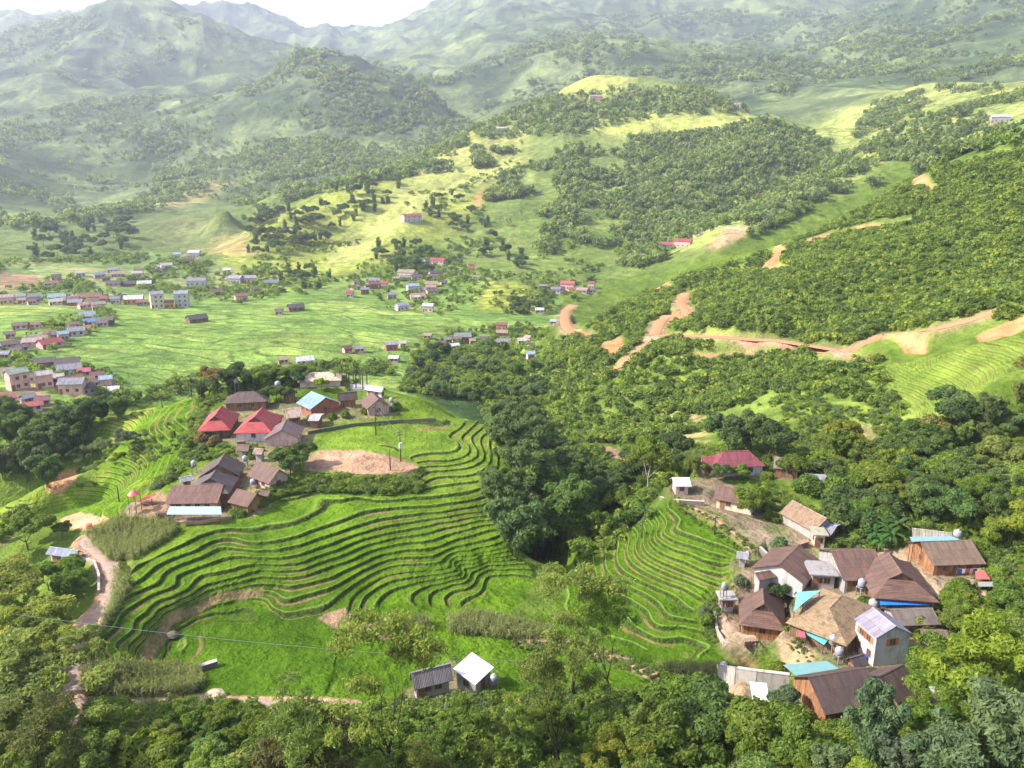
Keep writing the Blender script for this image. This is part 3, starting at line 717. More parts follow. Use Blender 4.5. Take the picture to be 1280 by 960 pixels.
# ---------------------------------------------------------------- houses
R_BROWN = (.15, .085, .058); R_DARK = (.095, .062, .050); R_RUST = (.17, .085, .06); R_RED = (.42, .065, .055); R_GREY = (.27, .27, .29); R_BLUE = (.22, .36, .45)
R_TEAL = (.12, .30, .27); R_TAN = (.30, .215, .125); R_PALE = (.50, .44, .40); R_WHITE = (.50, .47, .46); R_LILAC = (.30, .28, .33); R_MAROON = (.24, .05, .06)
W_WHITE = (.52, .50, .47); W_CREAM = (.62, .52, .38); W_WOOD = (.24, .155, .09); W_ORANGE = (.34, .175, .085); W_GREY = (.36, .34, .31); W_PINK = (.55, .38, .33); W_BRICK = (.42, .16, .09); W_DARK = (.12, .085, .06)
PADS = []
def roof_parts(root, L, hw, he, hr, style, rmat, rcol, ov=0.5, t=0.09, label=None, lift=0.0):
    """ridge along x; L ridge-direction length of the whole roof, hw half width at the eaves"""
    a = L / 2; mb = MB(); z0 = he; z1 = hr
    if style in ('gable', 'thatch_gable'):
        mb.slab([(-a, -hw, z0), (a, -hw, z0), (a, 0, z1), (-a, 0, z1)], t)
        mb.slab([(a, hw, z0), (-a, hw, z0), (-a, 0, z1 + .004), (a, 0, z1 + .004)], t)
    elif style in ('hip', 'hipgable'):
        # skirt hips at one or both ends, small upright gable above them
        k = hw * (1.0 if style == 'hip' else .62); zm = z1 if style == 'hip' else z0 + (z1 - z0) * .60
        f = 0.0 if style == 'hip' else .40
        yb = hw * (1 - (zm - z0) / (z1 - z0))
        # main slopes
        for s_ in (-1, 1):
            q = [(-a, s_ * hw, z0), (a, s_ * hw, z0), (a - k, s_ * yb, zm), (a - k, 0, z1), (-a + k, 0, z1), (-a + k, s_ * yb, zm)]
            if style == 'hip': q = [(-a, s_ * hw, z0), (a, s_ * hw, z0), (a - k, 0, z1), (-a + k, 0, z1)]
            if s_ > 0: q = q[::-1]
            mb.slab(q, t)
        for s_ in (-1, 1):
            if style == 'hip': q = [(s_ * a, -hw, z0), (s_ * a, hw, z0), (s_ * (a - k), 0, z1)]
            else: q = [(s_ * a, -hw, z0), (s_ * a, hw, z0), (s_ * (a - k), yb, zm), (s_ * (a - k), -yb, zm)]
            if s_ < 0: q = q[::-1]
            mb.slab(q, t)
    elif style == 'shed':
        mb.slab([(-a, -hw, z0), (a, -hw, z0), (a, hw, z1), (-a, hw, z1)], t)
    elif style == 'flat':
        mb.box(-a, a, -hw, hw, z0, z0 + .22)
    r = mb.build('roof', rmat, root, rcol, label=label)
    if style in ('gable', 'hip', 'hipgable', 'thatch_gable'):
        aa = a if 'gable' == style[-5:] and style != 'hipgable' else a - (hw * (1.0 if style == 'hip' else .62))
        c = MB(); c.slab([(-aa, -.16, z1 - .02), (aa, -.16, z1 - .02), (aa, 0, z1 + .07), (-aa, 0, z1 + .07)], .03); c.slab([(aa, .16, z1 - .02), (-aa, .16, z1 - .02), (-aa, 0, z1 + .072), (aa, 0, z1 + .072)], .03)
        c.build('ridge_cap', rmat, r, tuple(min(1, q * 1.5) for q in rcol))
    if style == 'hipgable':
        k = hw * .62; zm = z0 + (z1 - z0) * .60; yb = hw * (1 - (zm - z0) / (z1 - z0))
        for s_ in (-1, 1):
            g = MB(); x = s_ * (a - k - .25)
            g.add([(x, -yb * .98, zm - .05), (x, yb * .98, zm - .05), (x, 0, z1 - .15), (x - s_ * .08, -yb * .98, zm - .05), (x - s_ * .08, yb * .98, zm - .05), (x - s_ * .08, 0, z1 - .15)], [(0, 1, 2), (5, 4, 3), (0, 3, 4, 1), (1, 4, 5, 2), (2, 5, 3, 0)])
            g.build('gable_panel', M['planks'], root, (.16, .11, .08))
    return r
def window(root, x, y, z, w, h, ax, frame=(.35, .15, .06), pane=(.06, .07, .08), sh=None):
    """ax: outward direction '-y','+y','-x','+x'"""
    o = .05; s_ = -1 if ax[0] == '-' else 1
    def bx(mb, u0, u1, v0, v1, d0, d1):
        if ax[1] == 'y': mb.box(x + u0, x + u1, y + min(s_ * d0, s_ * d1), y + max(s_ * d0, s_ * d1), z + v0, z + v1)
        else: mb.box(x + min(s_ * d0, s_ * d1), x + max(s_ * d0, s_ * d1), y + u0, y + u1, z + v0, z + v1)
    f = MB(); b = .08
    bx(f, -w/2, w/2, 0, b, -.05, .07); bx(f, -w/2, w/2, h - b, h, -.05, .07); bx(f, -w/2, -w/2 + b, b, h - b, -.05, .065); bx(f, w/2 - b, w/2, b, h - b, -.05, .065); bx(f, -.03, .03, b, h - b, -.05, .06)
    fo = f.build('window', M['wood'], root, frame)
    p = MB(); bx(p, -w/2 + b, w/2 - b, b, h - b, -.04, .02); p.build('pane', M['glass'], fo, pane)
    if sh:
        for q in (-1, 1):
            u = MB(); bx(u, q * w/2 + (0 if q > 0 else -w*.45), q * w/2 + (w*.45 if q > 0 else 0), 0, h, .01, .06); u.build('shutter', M['wood'], fo, sh)
    return fo
def door(root, x, y, z, w, h, ax, c=(.22, .11, .05)):
    s_ = -1 if ax[0] == '-' else 1; mb = MB(); hd = MB()
    if ax[1] == 'y': mb.box(x - w/2, x + w/2, y - (.06 if s_ < 0 else .03), y + (.03 if s_ < 0 else .06), z, z + h); hd.box(x + w*.34, x + w*.4, y + s_*.06 - .02, y + s_*.06 + .02, z + h*.45, z + h*.52)
    else: mb.box(x - (.06 if s_ < 0 else .03), x + (.03 if s_ < 0 else .06), y - w/2, y + w/2, z, z + h); hd.box(x + s_*.06 - .02, x + s_*.06 + .02, y + w*.34, y + w*.4, z + h*.45, z + h*.52)
    d = mb.build('door', M['wood'], root, c); hd.build('handle', M['steel'], d, (.5, .5, .5)); return d
def gable_walls(root, L, W, he, hr, hw, mat, colr, style, zb=-1.2, gcol=None):
    """box of walls with gable ends rising under the roof slope"""
    a, b = L / 2, W / 2; slope = (hr - he) / hw
    mb = MB()
    eaves = he + slope * (hw - b) - .10
    top = hr - .16
    mb.add([(-a,-b,zb),(a,-b,zb),(a,b,zb),(-a,b,zb),(-a,-b,eaves),(a,-b,eaves),(a,b,eaves),(-a,b,eaves)], [(3,2,1,0),(0,1,5,4),(2,3,7,6)])
    n = len(mb.v)
    if style in ('gable', 'thatch_gable'):
        mb.add([(-a,0,top),(a,0,top)], []); mb.f += [(1,2,6,n+1,5),(3,0,4,n,7),(4,5,n+1,n),(6,7,n,n+1)]
    else: mb.f += [(1,2,6,5),(3,0,4,7),(4,5,6,7)]
    return mb.build('wall', M[mat], root, colr), eaves
def house(label, R0, R1, E0, base, he, hr, style='gable', rc=R_BROWN, rm='roof', wc=W_WOOD, wm='planks', group=None, name='house', cat='house', rlabel=None, ov=.55, wins=2, doors=1, posts=False, sh=None, zoff=0.0, hwfix=None, front=None, ext=0.0):
    if he > 2.3 and style != 'flat' and he < 4: he *= .80; hr *= .90
    bx, by, bz = at(*base); zg = bz + zoff
    r0 = pix_at_z(R0[0], R0[1], zg + hr); r1 = pix_at_z(R1[0], R1[1], zg + hr); e = pix_at_z(E0[0], E0[1], zg + he)
    d = (r1 - r0)[:2]; Lr = float(np.hypot(*d)); u = d / Lr; n_ = np.array([-u[1], u[0]])
    hw = hwfix or abs(float((e - r0)[:2] @ n_)); hw = min(max(hw, 1.2), 7.5)
    k = {'hip': hw, 'hipgable': hw * .62}.get(style, 0.0)
    L = Lr + 2 * k + ext; c = (r0 + r1)[:2] / 2; rz = math.atan2(u[1], u[0])
    root = empty(name, (c[0], c[1], zg), rz)
    PADS.append((c, u, L / 2, hw, zg))
    if style == 'shed':      # ridge line = high edge
        sgn = 1 if float((e - r0)[:2] @ n_) < 0 else -1
        off = hw / 2 * -1 * (1 if sgn > 0 else -1)
        root.location = (c[0] + n_[0] * off, c[1] + n_[1] * off, zg)
        if sgn < 0: root.rotation_euler[2] += math.pi
        roof_parts(root, L, hw / 2, he, hr, 'shed', M[rm], rc, label=rlabel)
        W_ = hw - ov; LL = L - 2 * ov
        mb = MB(); a, b = LL / 2, W_ / 2; z1 = he + (hr - he) * ((hw / 2 - b) / hw) - .1; z2 = hr - (hr - he) * ((hw / 2 - b) / hw) - .1
        mb.add([(-a,-b,-1),(a,-b,-1),(a,b,-1),(-a,b,-1),(-a,-b,z1),(a,-b,z1),(a,b,z2),(-a,b,z2)], [(3,2,1,0),(4,5,6,7),(0,1,5,4),(1,2,6,5),(2,3,7,6),(3,0,4,7)])
        mb.build('wall', M[wm], root, wc); hww, LL2 = b, a
    else:
        roof_parts(root, L, hw, he, hr, style, M[rm], rc, label=rlabel)
        LL, W_ = L - 2 * ov, 2 * (hw - ov)
        gable_walls(root, LL, W_, he, hr, hw, wm, wc, style); hww, LL2 = W_ / 2, LL / 2
    # openings on every side that can face the viewer
    toc = -np.array([c[0], c[1]]); toc = toc / np.hypot(*toc); a_ = root.rotation_euler[2]; ux = np.array([math.cos(a_), math.sin(a_)]); uy = np.array([-ux[1], ux[0]])
    sy = '+y' if toc @ uy > 0 else '-y'; sx = '+x' if toc @ ux > 0 else '-x'
    big = he > 2.0
    if big:
        yy = hww if sy[0] == '+' else -hww; xx = LL2 if sx[0] == '+' else -LL2
        nw = wins
        for i in range(nw):
            x = -LL2 + LL * (i + .5 + (.5 if doors else 0)) / (nw + (1 if doors else 0)); window(root, x, yy, max(.8, he * .33) if he < 3.6 else he - 1.7, 1.1, 1.15, sy, sh=sh)
        if doors: door(root, -LL2 + LL * .5 / (nw + 1), yy, 0, 1.0, 2.0, sy)
        if abs(toc @ ux) > .25: window(root, xx, 0, max(.8, he * .33) if he < 3.6 else he - 1.7, 1.1, 1.15, sx, sh=sh)
        if he > 4.2:
            for i in range(nw): window(root, -LL2 + LL * (i + .5) / nw, yy, .9, 1.0, 1.2, sy)
    if posts:
        for i in range(4): MB().box(-LL2 + LL * i / 3 - .09, -LL2 + LL * i / 3 + .09, (hw - .25) * (1 if sy[0] == '+' else -1) - .09, (hw - .25) * (1 if sy[0] == '+' else -1) + .09, -.5, he + .05).build('post', M['wood'], root, W_DARK)
    tag(root, label, cat, group)
    root['hw'] = hw; root['len'] = L
    return root
G_R = 'houses of the near right-hand hamlet'; G_K = 'houses on the terraced knoll'
# --- right hamlet
house('small round-backed white-roofed hut with pink wall at the top of the right terraces', (840,597),(862,597),(838,608),(850,619), 2.1, 3.2, 'gable', R_WHITE, 'metal', W_PINK, 'plaster', name='hut', cat='hut', wins=1, doors=0)
house('brown-roofed house with long whitewashed wall directly above the right terraces', (897,606),(947,616),(886,622),(907,643), 2.6, 4.8, 'gable', R_BROWN, 'roof', W_CREAM, 'plaster', G_R)
house('small maroon-roofed annex beside the long maroon hipped roof', (876,571),(893,571),(880,586),(886,592), 2.6, 4.2, 'gable', R_MAROON, 'roof', W_WHITE, 'plaster')
house('large house with maroon hipped roof behind two dark trees', (905,564),(936,563),(890,585),(922,590), 2.9, 5.6, 'hip', R_MAROON, 'roof', W_WHITE, 'plaster', G_R, wins=3)
house('long grey weathered thatched house right of the maroon roof', (968,571),(1002,575),(962,584),(980,592), 2.2, 4.2, 'gable', (.24,.19,.15), 'thatch', W_WOOD, 'planks', G_R)
house('low slate-grey roofed shed half hidden in bushes below the weathered thatched house', (1008,592),(1036,594),(1008,604),(1022,610), 2.0, 3.0, 'gable', R_GREY, 'roof', W_WOOD, 'planks', None, name='shed', cat='shed', wins=1)
house('tan board-roofed house with pale patchy slope above the small courtyard', (990,625),(1034,648),(972,640),(985,662), 2.4, 4.6, 'gable', (.26,.18,.12), 'thatch', W_GREY, 'plaster', G_R)
house('small grey lean-to with open dark side next to the tan board-roofed house', (1029,652),(1047,657),(1024,666),(1037,674), 2.1, 3.0, 'gable', R_GREY, 'roof', W_DARK, 'planks', None, name='lean_to', cat='shed', wins=0)
house('little concrete shed with yellow-green plants on its flat roof', (1014,664),(1033,665),(1014,674),(1023,690), 2.6, 2.62, 'flat', (.35,.33,.22), 'concrete', W_CREAM, 'plaster', None, name='shed', cat='shed', wins=1, hwfix=1.9)
house('brown house with bright white barge edge beside the lowest right terraces', (999,681),(973,706),(970,681),(958,722), 2.5, 4.6, 'gable', R_BROWN, 'roof', W_WHITE, 'plaster', G_R)
house('low brown annex with a white sheet on its roof behind the stilted timber house', (968,712),(944,716),(967,722),(956,728), 2.0, 2.8, 'gable', R_BROWN, 'roof', W_GREY, 'plaster', None, name='annex', cat='annex', wins=1)
house('small dark hut carrying a white water tank at the terrace edge', (921,689),(936,691),(917,697),(926,704), 1.9, 2.7, 'gable', R_GREY, 'roof', W_GREY, 'plaster', None, name='hut', cat='hut', wins=0)
house('squat concrete outhouse with two dark openings beside the earthen yard', (897,745),(919,745),(897,752),(907,765), 2.3, 2.32, 'flat', W_GREY, 'concrete', W_GREY, 'plaster', None, name='outhouse', cat='outhouse', wins=2, doors=0, hwfix=1.5)
stilt = house('timber house with half-hipped brown roof and orange plank front on the earthen yard', (953,733),(955,757),(925,762),(950,797), 2.9, 6.0, 'hipgable', R_BROWN, 'roof', W_ORANGE, 'planks', G_R, posts=True, hwfix=3.7, ext=-1.0)
house('long dark-brown roofed house running beside the big brown-roofed house', (1038,688),(1094,687),(1054,726),(1075,735), 2.8, 5.4, 'gable', R_BROWN, 'roof', W_GREY, 'plaster', G_R, wins=3)
house('big brown-roofed house with half-hipped gable above the bright blue tarpaulin', (1110,690),(1128,716),(1095,738),(1128,748), 2.8, 6.0, 'hipgable', R_BROWN, 'roof', W_WOOD, 'planks', G_R, hwfix=5.0)
house('low grey-brown roofed store below the blue tarpaulin', (1112,762),(1166,760),(1112,783),(1140,797), 2.2, 3.4, 'gable', (.17,.14,.11), 'roof', W_GREY, 'plaster', G_R, wins=2)
house('narrow dark-roofed pigsty at the edge of the small bright field', (1150,787),(1184,788),(1150,798),(1167,806), 1.5, 2.1, 'gable', (.14,.10,.08), 'roof', W_PINK, 'brick', None, name='pigsty', cat='shed', wins=0)
house('mottled straw-coloured board-roofed house between the teal sheet roofs', (1054,742),(1034,762),(1027,740),(1030,812), 2.8, 5.2, 'hip', R_TAN, 'thatch', W_WOOD, 'planks', G_R, hwfix=4.7, wins=3, ext=-1.5)
house('two-storey white house with lilac-grey roof and orange shuttered windows', (1091,759),(1120,783),(1065,772),(1100,829), 4.9, 6.5, 'gable', R_LILAC, 'roof', W_WHITE, 'plaster', G_R, wins=2, doors=1, sh=(.55,.17,.05), ov=.25, hwfix=3.0)
house('brown and tan roofed house with laundry on its porch, rightmost in the hamlet', (1150,677),(1215,675),(1169,707),(1197,727), 2.7, 4.9, 'gable', (.20,.135,.085), 'roof', W_ORANGE, 'planks', G_R, wins=3)
house('teal-and-tan roofed outbuilding behind the house with laundry', (1140,660),(1190,666),(1140,671),(1165,682), 2.5, 3.5, 'gable', (.30,.28,.20), 'roof', W_WOOD, 'planks', None, name='outbuilding', cat='outbuilding', wins=1)
house('big dark-brown roofed house under the teal sheet roof at the bottom of the hamlet', (1010,846),(1083,834),(1037,893),(1060,897), 2.8, 5.6, 'gable', R_DARK, 'roof', W_ORANGE, 'planks', G_R, wins=3)
house('dark-brown roofed wing with a white patch on its slope, bottom right of the hamlet', (1099,845),(1129,830),(1121,885),(1140,888), 2.6, 5.2, 'gable', R_DARK, 'roof', W_WOOD, 'planks', G_R)
house('small dark gable roof squeezed between the white house and the big dark roof', (1062,822),(1080,817),(1052,832),(1075,842), 2.2, 3.3, 'gable', (.09,.07,.065), 'roof', W_WOOD, 'planks', None, name='lean_to', cat='shed', wins=0)
house('grey concrete flat-roofed terrace building in the middle of the hamlet', (1008,710),(1044,712),(1006,732),(1022,741), 2.5, 2.52, 'flat', (.30,.28,.26), 'concrete', W_GREY, 'plaster', None, name='building', cat='building', wins=2, hwfix=2.6)
# --- foreground farm
house('grey-roofed farmhouse half hidden behind the foreground trees', (524,838),(553,831),(512,864),(533,874), 2.6, 4.6, 'gable', (.22,.20,.20), 'roof', W_GREY, 'plaster', G_R, ext=2.5)
house('farm shed with a bright white sheet roof beside the grey farmhouse', (590,815),(566,836),(592,858),(585,872), 2.2, 3.4, 'shed', (.80,.76,.78), 'metal', W_GREY, 'plaster', None, name='shed', cat='shed', wins=0)
house('white flat sheet-roofed shelter in front of the concrete retaining wall', (937,852),(958,854),(934,880),(945,893), 2.1, 2.6, 'shed', (.78,.72,.72), 'metal', W_GREY, 'plaster', None, name='shelter', cat='shelter', wins=0)
# --- knoll hamlet
house('house with bright red half-hipped roof, left one of the red pair on the knoll', (277,507),(268,520),(252,533),(272,545), 2.7, 5.8, 'hipgable', R_RED, 'roof', W_DARK, 'planks', G_K, hwfix=3.9)
house('house with bright red half-hipped roof, right one of the red pair on the knoll', (328,509),(318,521),(297,539),(320,551), 2.7, 6.0, 'hipgable', R_RED, 'roof', W_WHITE, 'plaster', G_K, hwfix=4.6)
house('dark-brown roofed house just behind the left red roof', (298,490),(318,489),(275,504),(298,510), 2.3, 4.4, 'hip', R_DARK, 'roof', W_WOOD, 'planks', G_K, hwfix=3.6)
house('pale tan thatch-roofed house right of the right red roof', (356,511),(376,509),(350,524),(366,528), 2.2, 4.0, 'gable', (.42,.33,.26), 'thatch', W_WOOD, 'planks', G_K)
house('brown and tan gabled house facing down the slope below the tan thatch', (357,526),(352,536),(325,546),(350,556), 2.4, 4.6, 'gable', (.17,.11,.10), 'roof', W_PINK, 'plaster', G_K, hwfix=4.2, ext=2)
house('pale blue-grey roofed house with orange brick gable on the knoll', (389,489),(407,497),(369,503),(403,514), 2.6, 5.0, 'gable', R_BLUE, 'roof', W_BRICK, 'brick', G_K)
house('dark-brown roofed house with orange gable right of the blue-grey roof', (422,491),(446,489),(416,500),(432,508), 2.4, 4.4, 'gable', R_DARK, 'roof', W_ORANGE, 'planks', G_K)
house('brown gabled house with pinkish timber front above the knoll paddy', (464,490),(473,499),(448,501),(470,520), 2.6, 5.0, 'gable', R_BROWN, 'roof', W_PINK, 'planks', G_K, hwfix=3.3)
house('low whitewashed house peeping out behind the brown gabled house', (458,481),(480,484),(457,487),(470,493), 2.2, 3.4, 'gable', R_PALE, 'roof', W_WHITE, 'plaster', G_K)
house('sand-coloured cloth-like low roof at the far rim of the knoll', (388,466),(412,465),(380,475),(400,480), 1.8, 3.6, 'hip', (.55,.44,.32), 'thatch', W_CREAM, 'plaster', G_K, hwfix=3.5)
house('dark shed behind the hedge beside the white water tank tower', (352,487),(370,487),(350,494),(360,499), 2.0, 3.3, 'gable', (.10,.08,.08), 'roof', W_WOOD, 'planks', None, name='shed', cat='shed', wins=1)
house('small timber shelter at the corner of the knoll paddy', (388,519),(402,519),(386,526),(394,537), 2.2, 2.7, 'gable', (.45,.42,.38), 'roof', W_WOOD, 'planks', None, name='shelter', cat='shelter', wins=0)
house('dark slate-roofed house, upper one of the two overlapping dark roofs', (281,567),(272,581),(246,592),(272,600), 2.5, 5.2, 'gable', R_DARK, 'roof', W_WOOD, 'planks', G_K, hwfix=4.2)
house('brown half-hipped house, lower one of the two overlapping dark roofs', (270,587),(262,598),(239,606),(262,614), 2.4, 4.8, 'hipgable', (.10,.07,.065), 'roof', W_WOOD, 'planks', G_K, hwfix=4.3)
house('brown-roofed house below the big dark bush of the knoll', (321,577),(349,587),(304,593),(325,611), 2.6, 4.9, 'gable', R_BROWN, 'roof', W_PINK, 'plaster', G_K)
house('long rusty-brown roofed building with pale blue awning at the village square', (215,607),(280,606),(203,630),(240,643), 2.8, 4.8, 'gable', R_RUST, 'roof', (.55,.40,.16), 'plaster', G_K, wins=4)
house('brown-roofed house with orange door at the right end of the long rusty roof', (296,611),(321,617),(281,627),(305,641), 2.5, 4.3, 'gable', R_BROWN, 'roof', W_ORANGE, 'planks', G_K)
house('tiny white-walled shed at the field corner below the knoll hamlet', (325,613),(338,614),(324,617),(332,625), 1.9, 2.5, 'gable', R_BROWN, 'roof', W_WHITE, 'plaster', None, name='shed', cat='shed', wins=1)
house('low grey-roofed shed on the left slope of the knoll hamlet', (224,597),(240,594),(225,602),(234,606), 1.8, 2.5, 'gable', R_GREY, 'roof', W_WOOD, 'planks', None, name='shed', cat='shed', wins=0)
house('small brown stone-roofed hut below the right red roof', (296,556),(312,556),(294,562),(304,568), 1.9, 3.0, 'gable', (.20,.15,.12), 'thatch', W_GREY, 'plaster', None, name='hut', cat='hut', wins=0)
house('small tan-roofed hut beside the thatched and red roofs', (318,560),(330,561),(316,566),(324,572), 1.9, 2.9, 'gable', (.30,.24,.18), 'thatch', W_GREY, 'plaster', None, name='hut', cat='hut', wins=0)
# --- lower left
house('roadside house with teal and grey sheet roof and small rooftop dormer', (62,683),(98,688),(46,690),(75,706), 2.6, 3.4, 'gable', (.22,.26,.30), 'roof', W_WHITE, 'plaster', G_K, wins=2)
house('brown-roofed house cut off by the left edge of the photo', (-14,655),(4,655),(-12,668),(0,680), 2.4, 4.3, 'gable', R_BROWN, 'roof', W_WOOD, 'planks', G_K)
# --- lean-to roofs, awnings and tarpaulins: each a thing of its own
def sheet(label, corners, z, base, colr, name='awning', cat='awning', mat='metal', posts=True, slope=(0, 0, 0, 0), group=None):
    bz = at(*base)[2]; P = [pix_at_z(px, py, bz + z + s_) for (px, py), s_ in zip(corners, slope)]
    c = sum(P) / 4; root = empty(name, (c[0], c[1], bz)); q = [Vector((p[0] - c[0], p[1] - c[1], p[2] - bz)) for p in P]
    MB().slab(q, .06).build('sheet', M[mat], root, colr)
    if posts:
        for p in q: MB().tube([(p.x * .93, p.y * .93, -.6), (p.x * .93, p.y * .93, p.z - .05)], .07, 6).build('post', M['wood'], root, W_DARK)
    return tag(root, label, cat, group)
sheet('pale blue sheet awning along the front of the long rusty roof', [(208,643),(277,643),(276,633),(212,633)], 2.5, (240,645), (.30,.42,.45), slope=(-.3,-.3,0,0))
sheet('teal sheet roof overlapping the big dark-brown roof', [(998,847),(1052,838),(1034,826),(979,831)], 5.5, (1010,862), (.15,.30,.27), slope=(0,.1,.1,0))
sheet('teal sheet roof on the far side of the straw-coloured roof', [(992,765),(1004,754),(1026,738),(996,740)], 3.0, (1000,775), (.14,.40,.37), slope=(-.3,.3,.3,-.3))
sheet('teal sheet awning on the near side of the straw-coloured roof', [(1030,806),(1036,799),(1003,782),(1009,793)], 2.3, (1020,818), (.10,.38,.36), slope=(-.2,.1,.1,-.2))
sheet('bright blue tarpaulin canopy below the big brown roof', [(1100,756),(1162,756),(1156,740),(1099,741)], 2.5, (1130,765), (.012,.16,.60), name='tarpaulin', cat='tarpaulin', mat='cloth', slope=(-.4,-.4,0,0))
sheet('teal strip of sheet roofing behind the ridge of the house with laundry', [(1140,677),(1200,675),(1190,670),(1137,671)], 4.4, (1165,690), (.19,.32,.31), slope=(0,0,.2,.2))
sheet('red tarpaulin over the side yard of the house with laundry', [(1220,724),(1238,724),(1230,713),(1219,714)], 1.9, (1226,730), (.60,.10,.08), name='tarpaulin', cat='tarpaulin', mat='cloth')
sheet('red umbrella-like tarpaulin at the alley beside the straw-coloured roof', [(998,795),(1007,797),(1006,790),(999,788)], 2.0, (1003,806), (.65,.10,.12), name='tarpaulin', cat='tarpaulin', mat='cloth')
sheet('flat grey sheet roof beside the red tarpaulin', [(1224,733),(1250,733),(1243,727),(1222,727)], 1.6, (1236,738), (.28,.28,.25))
# ---------------------------------------------------------------- houses across the valley: (x0, x1, top, bottom, roof, wall)
RC = {'red': (.50, .09, .08), 'pinkred': (.55, .12, .16), 'maroon': (.22, .07, .08), 'blue': (.16, .30, .50), 'paleblue': (.40, .52, .62), 'teal': (.25, .45, .42), 'grey': (.30, .30, .33), 'lilac': (.42, .40, .50), 'white': (.78, .76, .78), 'cream': (.60, .56, .45),
      'brown': (.17, .12, .10), 'dark': (.085, .07, .07), 'tan': (.42, .32, .21), 'pink': (.55, .36, .32), 'rust': (.30, .14, .09), 'green': (.40, .52, .38)}
WC = {'w': ('whitewashed', W_WHITE), 'p': ('pink-walled', (.66, .42, .34)), 'c': ('cream-walled', W_CREAM), 'o': ('orange-walled', (.55, .28, .14)), 'b': ('brick', W_BRICK), 'd': ('timber', (.22, .15, .10)), 'g': ('grey-walled', W_GREY)}
RN = {'pinkred': 'pinkish-red', 'paleblue': 'pale blue', 'lilac': 'lilac-grey', 'dark': 'dark'}
FAR = {
 'in the roadside village at the left edge below the valley fields': [(8,32,459,487,'green','p'),(44,64,462,485,'cream','p'),(60,78,466,480,'cream','w'),(74,104,470,492,'grey','p'),(42,66,451,459,'dark','d'),(68,96,450,460,'dark','g'),(70,98,458,468,'grey','w'),(96,112,462,471,'pinkred','w'),(112,128,463,476,'maroon','p'),(124,140,467,488,'paleblue','p'),(126,148,486,495,'white','w'),(96,117,478,494,'brown','g')],
 'beside the sandy river bed at the left edge': [(0,16,496,506,'pinkred','p'),(25,41,495,505,'grey','w'),(28,50,502,515,'red','w'),(42,60,498,508,'maroon','g')],
 'in the long village street at the far left of the valley': [(0,15,368,380,'pink','p'),(17,31,367,376,'grey','w'),(33,50,368,377,'grey','d'),(60,80,367,376,'teal','w'),(70,96,371,380,'maroon','p'),(97,124,366,375,'rust','p'),(97,112,377,386,'pink','p'),(114,130,376,388,'tan','c'),(138,150,370,380,'grey','w'),(154,177,368,380,'white','o')],
 'in the blue and red roofed cluster left of the big paddy': [(103,122,397,407,'blue','w'),(98,117,390,399,'teal','g'),(103,113,406,415,'red','w'),(84,104,408,420,'grey','w'),(71,84,413,426,'paleblue','w'),(46,73,422,435,'red','p'),(28,50,422,433,'pink','p'),(15,32,403,412,'brown','p'),(34,49,402,411,'rust','p'),(0,12,438,449,'grey','g'),(124,141,395,407,'brown','d'),(54,70,412,422,'rust','p'),(0,20,428,436,'brown','g')],
 'on the gentle slope beyond the twin cream buildings': [(216,226,315,326,'paleblue','w'),(235,250,312,322,'white','w'),(200,214,328,338,'cream','w'),(171,188,350,360,'white','w'),(133,150,351,358,'dark','g'),(152,168,351,358,'dark','d'),(134,147,334,341,'grey','w'),(233,257,346,357,'grey','w'),(278,288,335,341,'white','w')],
 'in the tree-ringed hamlet right of the twin cream buildings': [(285,303,343,354,'lilac','w'),(304,320,343,353,'lilac','p'),(327,348,349,357,'grey','w'),(292,309,365,376,'rust','p'),(260,278,360,369,'brown','d'),(312,326,358,366,'brown','g')],
 'standing alone in the middle of the big paddy': [(232,257,392,403,'dark','d'),(343,354,384,394,'brown','w'),(358,380,378,389,'dark','d')],
 'in the hamlet at the foot of the round hill': [(537,558,321,330,'red','w'),(524,536,324,331,'teal','w'),(496,521,335,346,'tan','c'),(535,554,336,347,'dark','g'),(507,524,352,366,'paleblue','w'),(530,548,350,359,'tan','o'),(531,548,359,368,'brown','c'),(475,486,350,361,'red','p'),(460,474,351,361,'maroon','d'),(441,450,348,356,'brown','w'),(432,443,362,372,'red','w'),(483,496,364,374,'grey','g'),(493,511,376,388,'lilac','w'),(527,543,377,390,'white','c'),(511,532,366,374,'tan','p'),(450,462,358,368,'grey','d')],
 'on the near side of the big paddy below the round hill': [(427,440,430,441,'maroon','p'),(441,456,431,441,'grey','p'),(480,498,424,438,'lilac','b'),(498,508,425,434,'cream','w'),(566,590,413,427,'grey','b'),(528,541,416,424,'tan','p'),(560,575,430,437,'white','g'),(485,500,443,453,'white','g'),(346,361,447,455,'tan','p'),(368,392,446,456,'white','w')],
 'in the scattered hamlet at the foot of the orange track': [(619,635,400,413,'rust','o'),(620,640,424,432,'grey','w'),(657,669,436,449,'paleblue','w'),(668,681,383,392,'white','w'),(687,697,400,406,'paleblue','w'),(655,666,418,427,'pink','p')],
 'in the pink cluster behind the lone mound': [(700,720,349,362,'pinkred','p'),(735,744,350,361,'red','w'),(688,702,357,367,'grey','w'),(720,736,358,367,'pink','g'),(673,684,354,362,'grey','d')],
 'among the trees right of the hamlet below the round hill': [(585,594,327,338,'rust','o'),(590,601,343,350,'grey','w')],
}
far_list = []
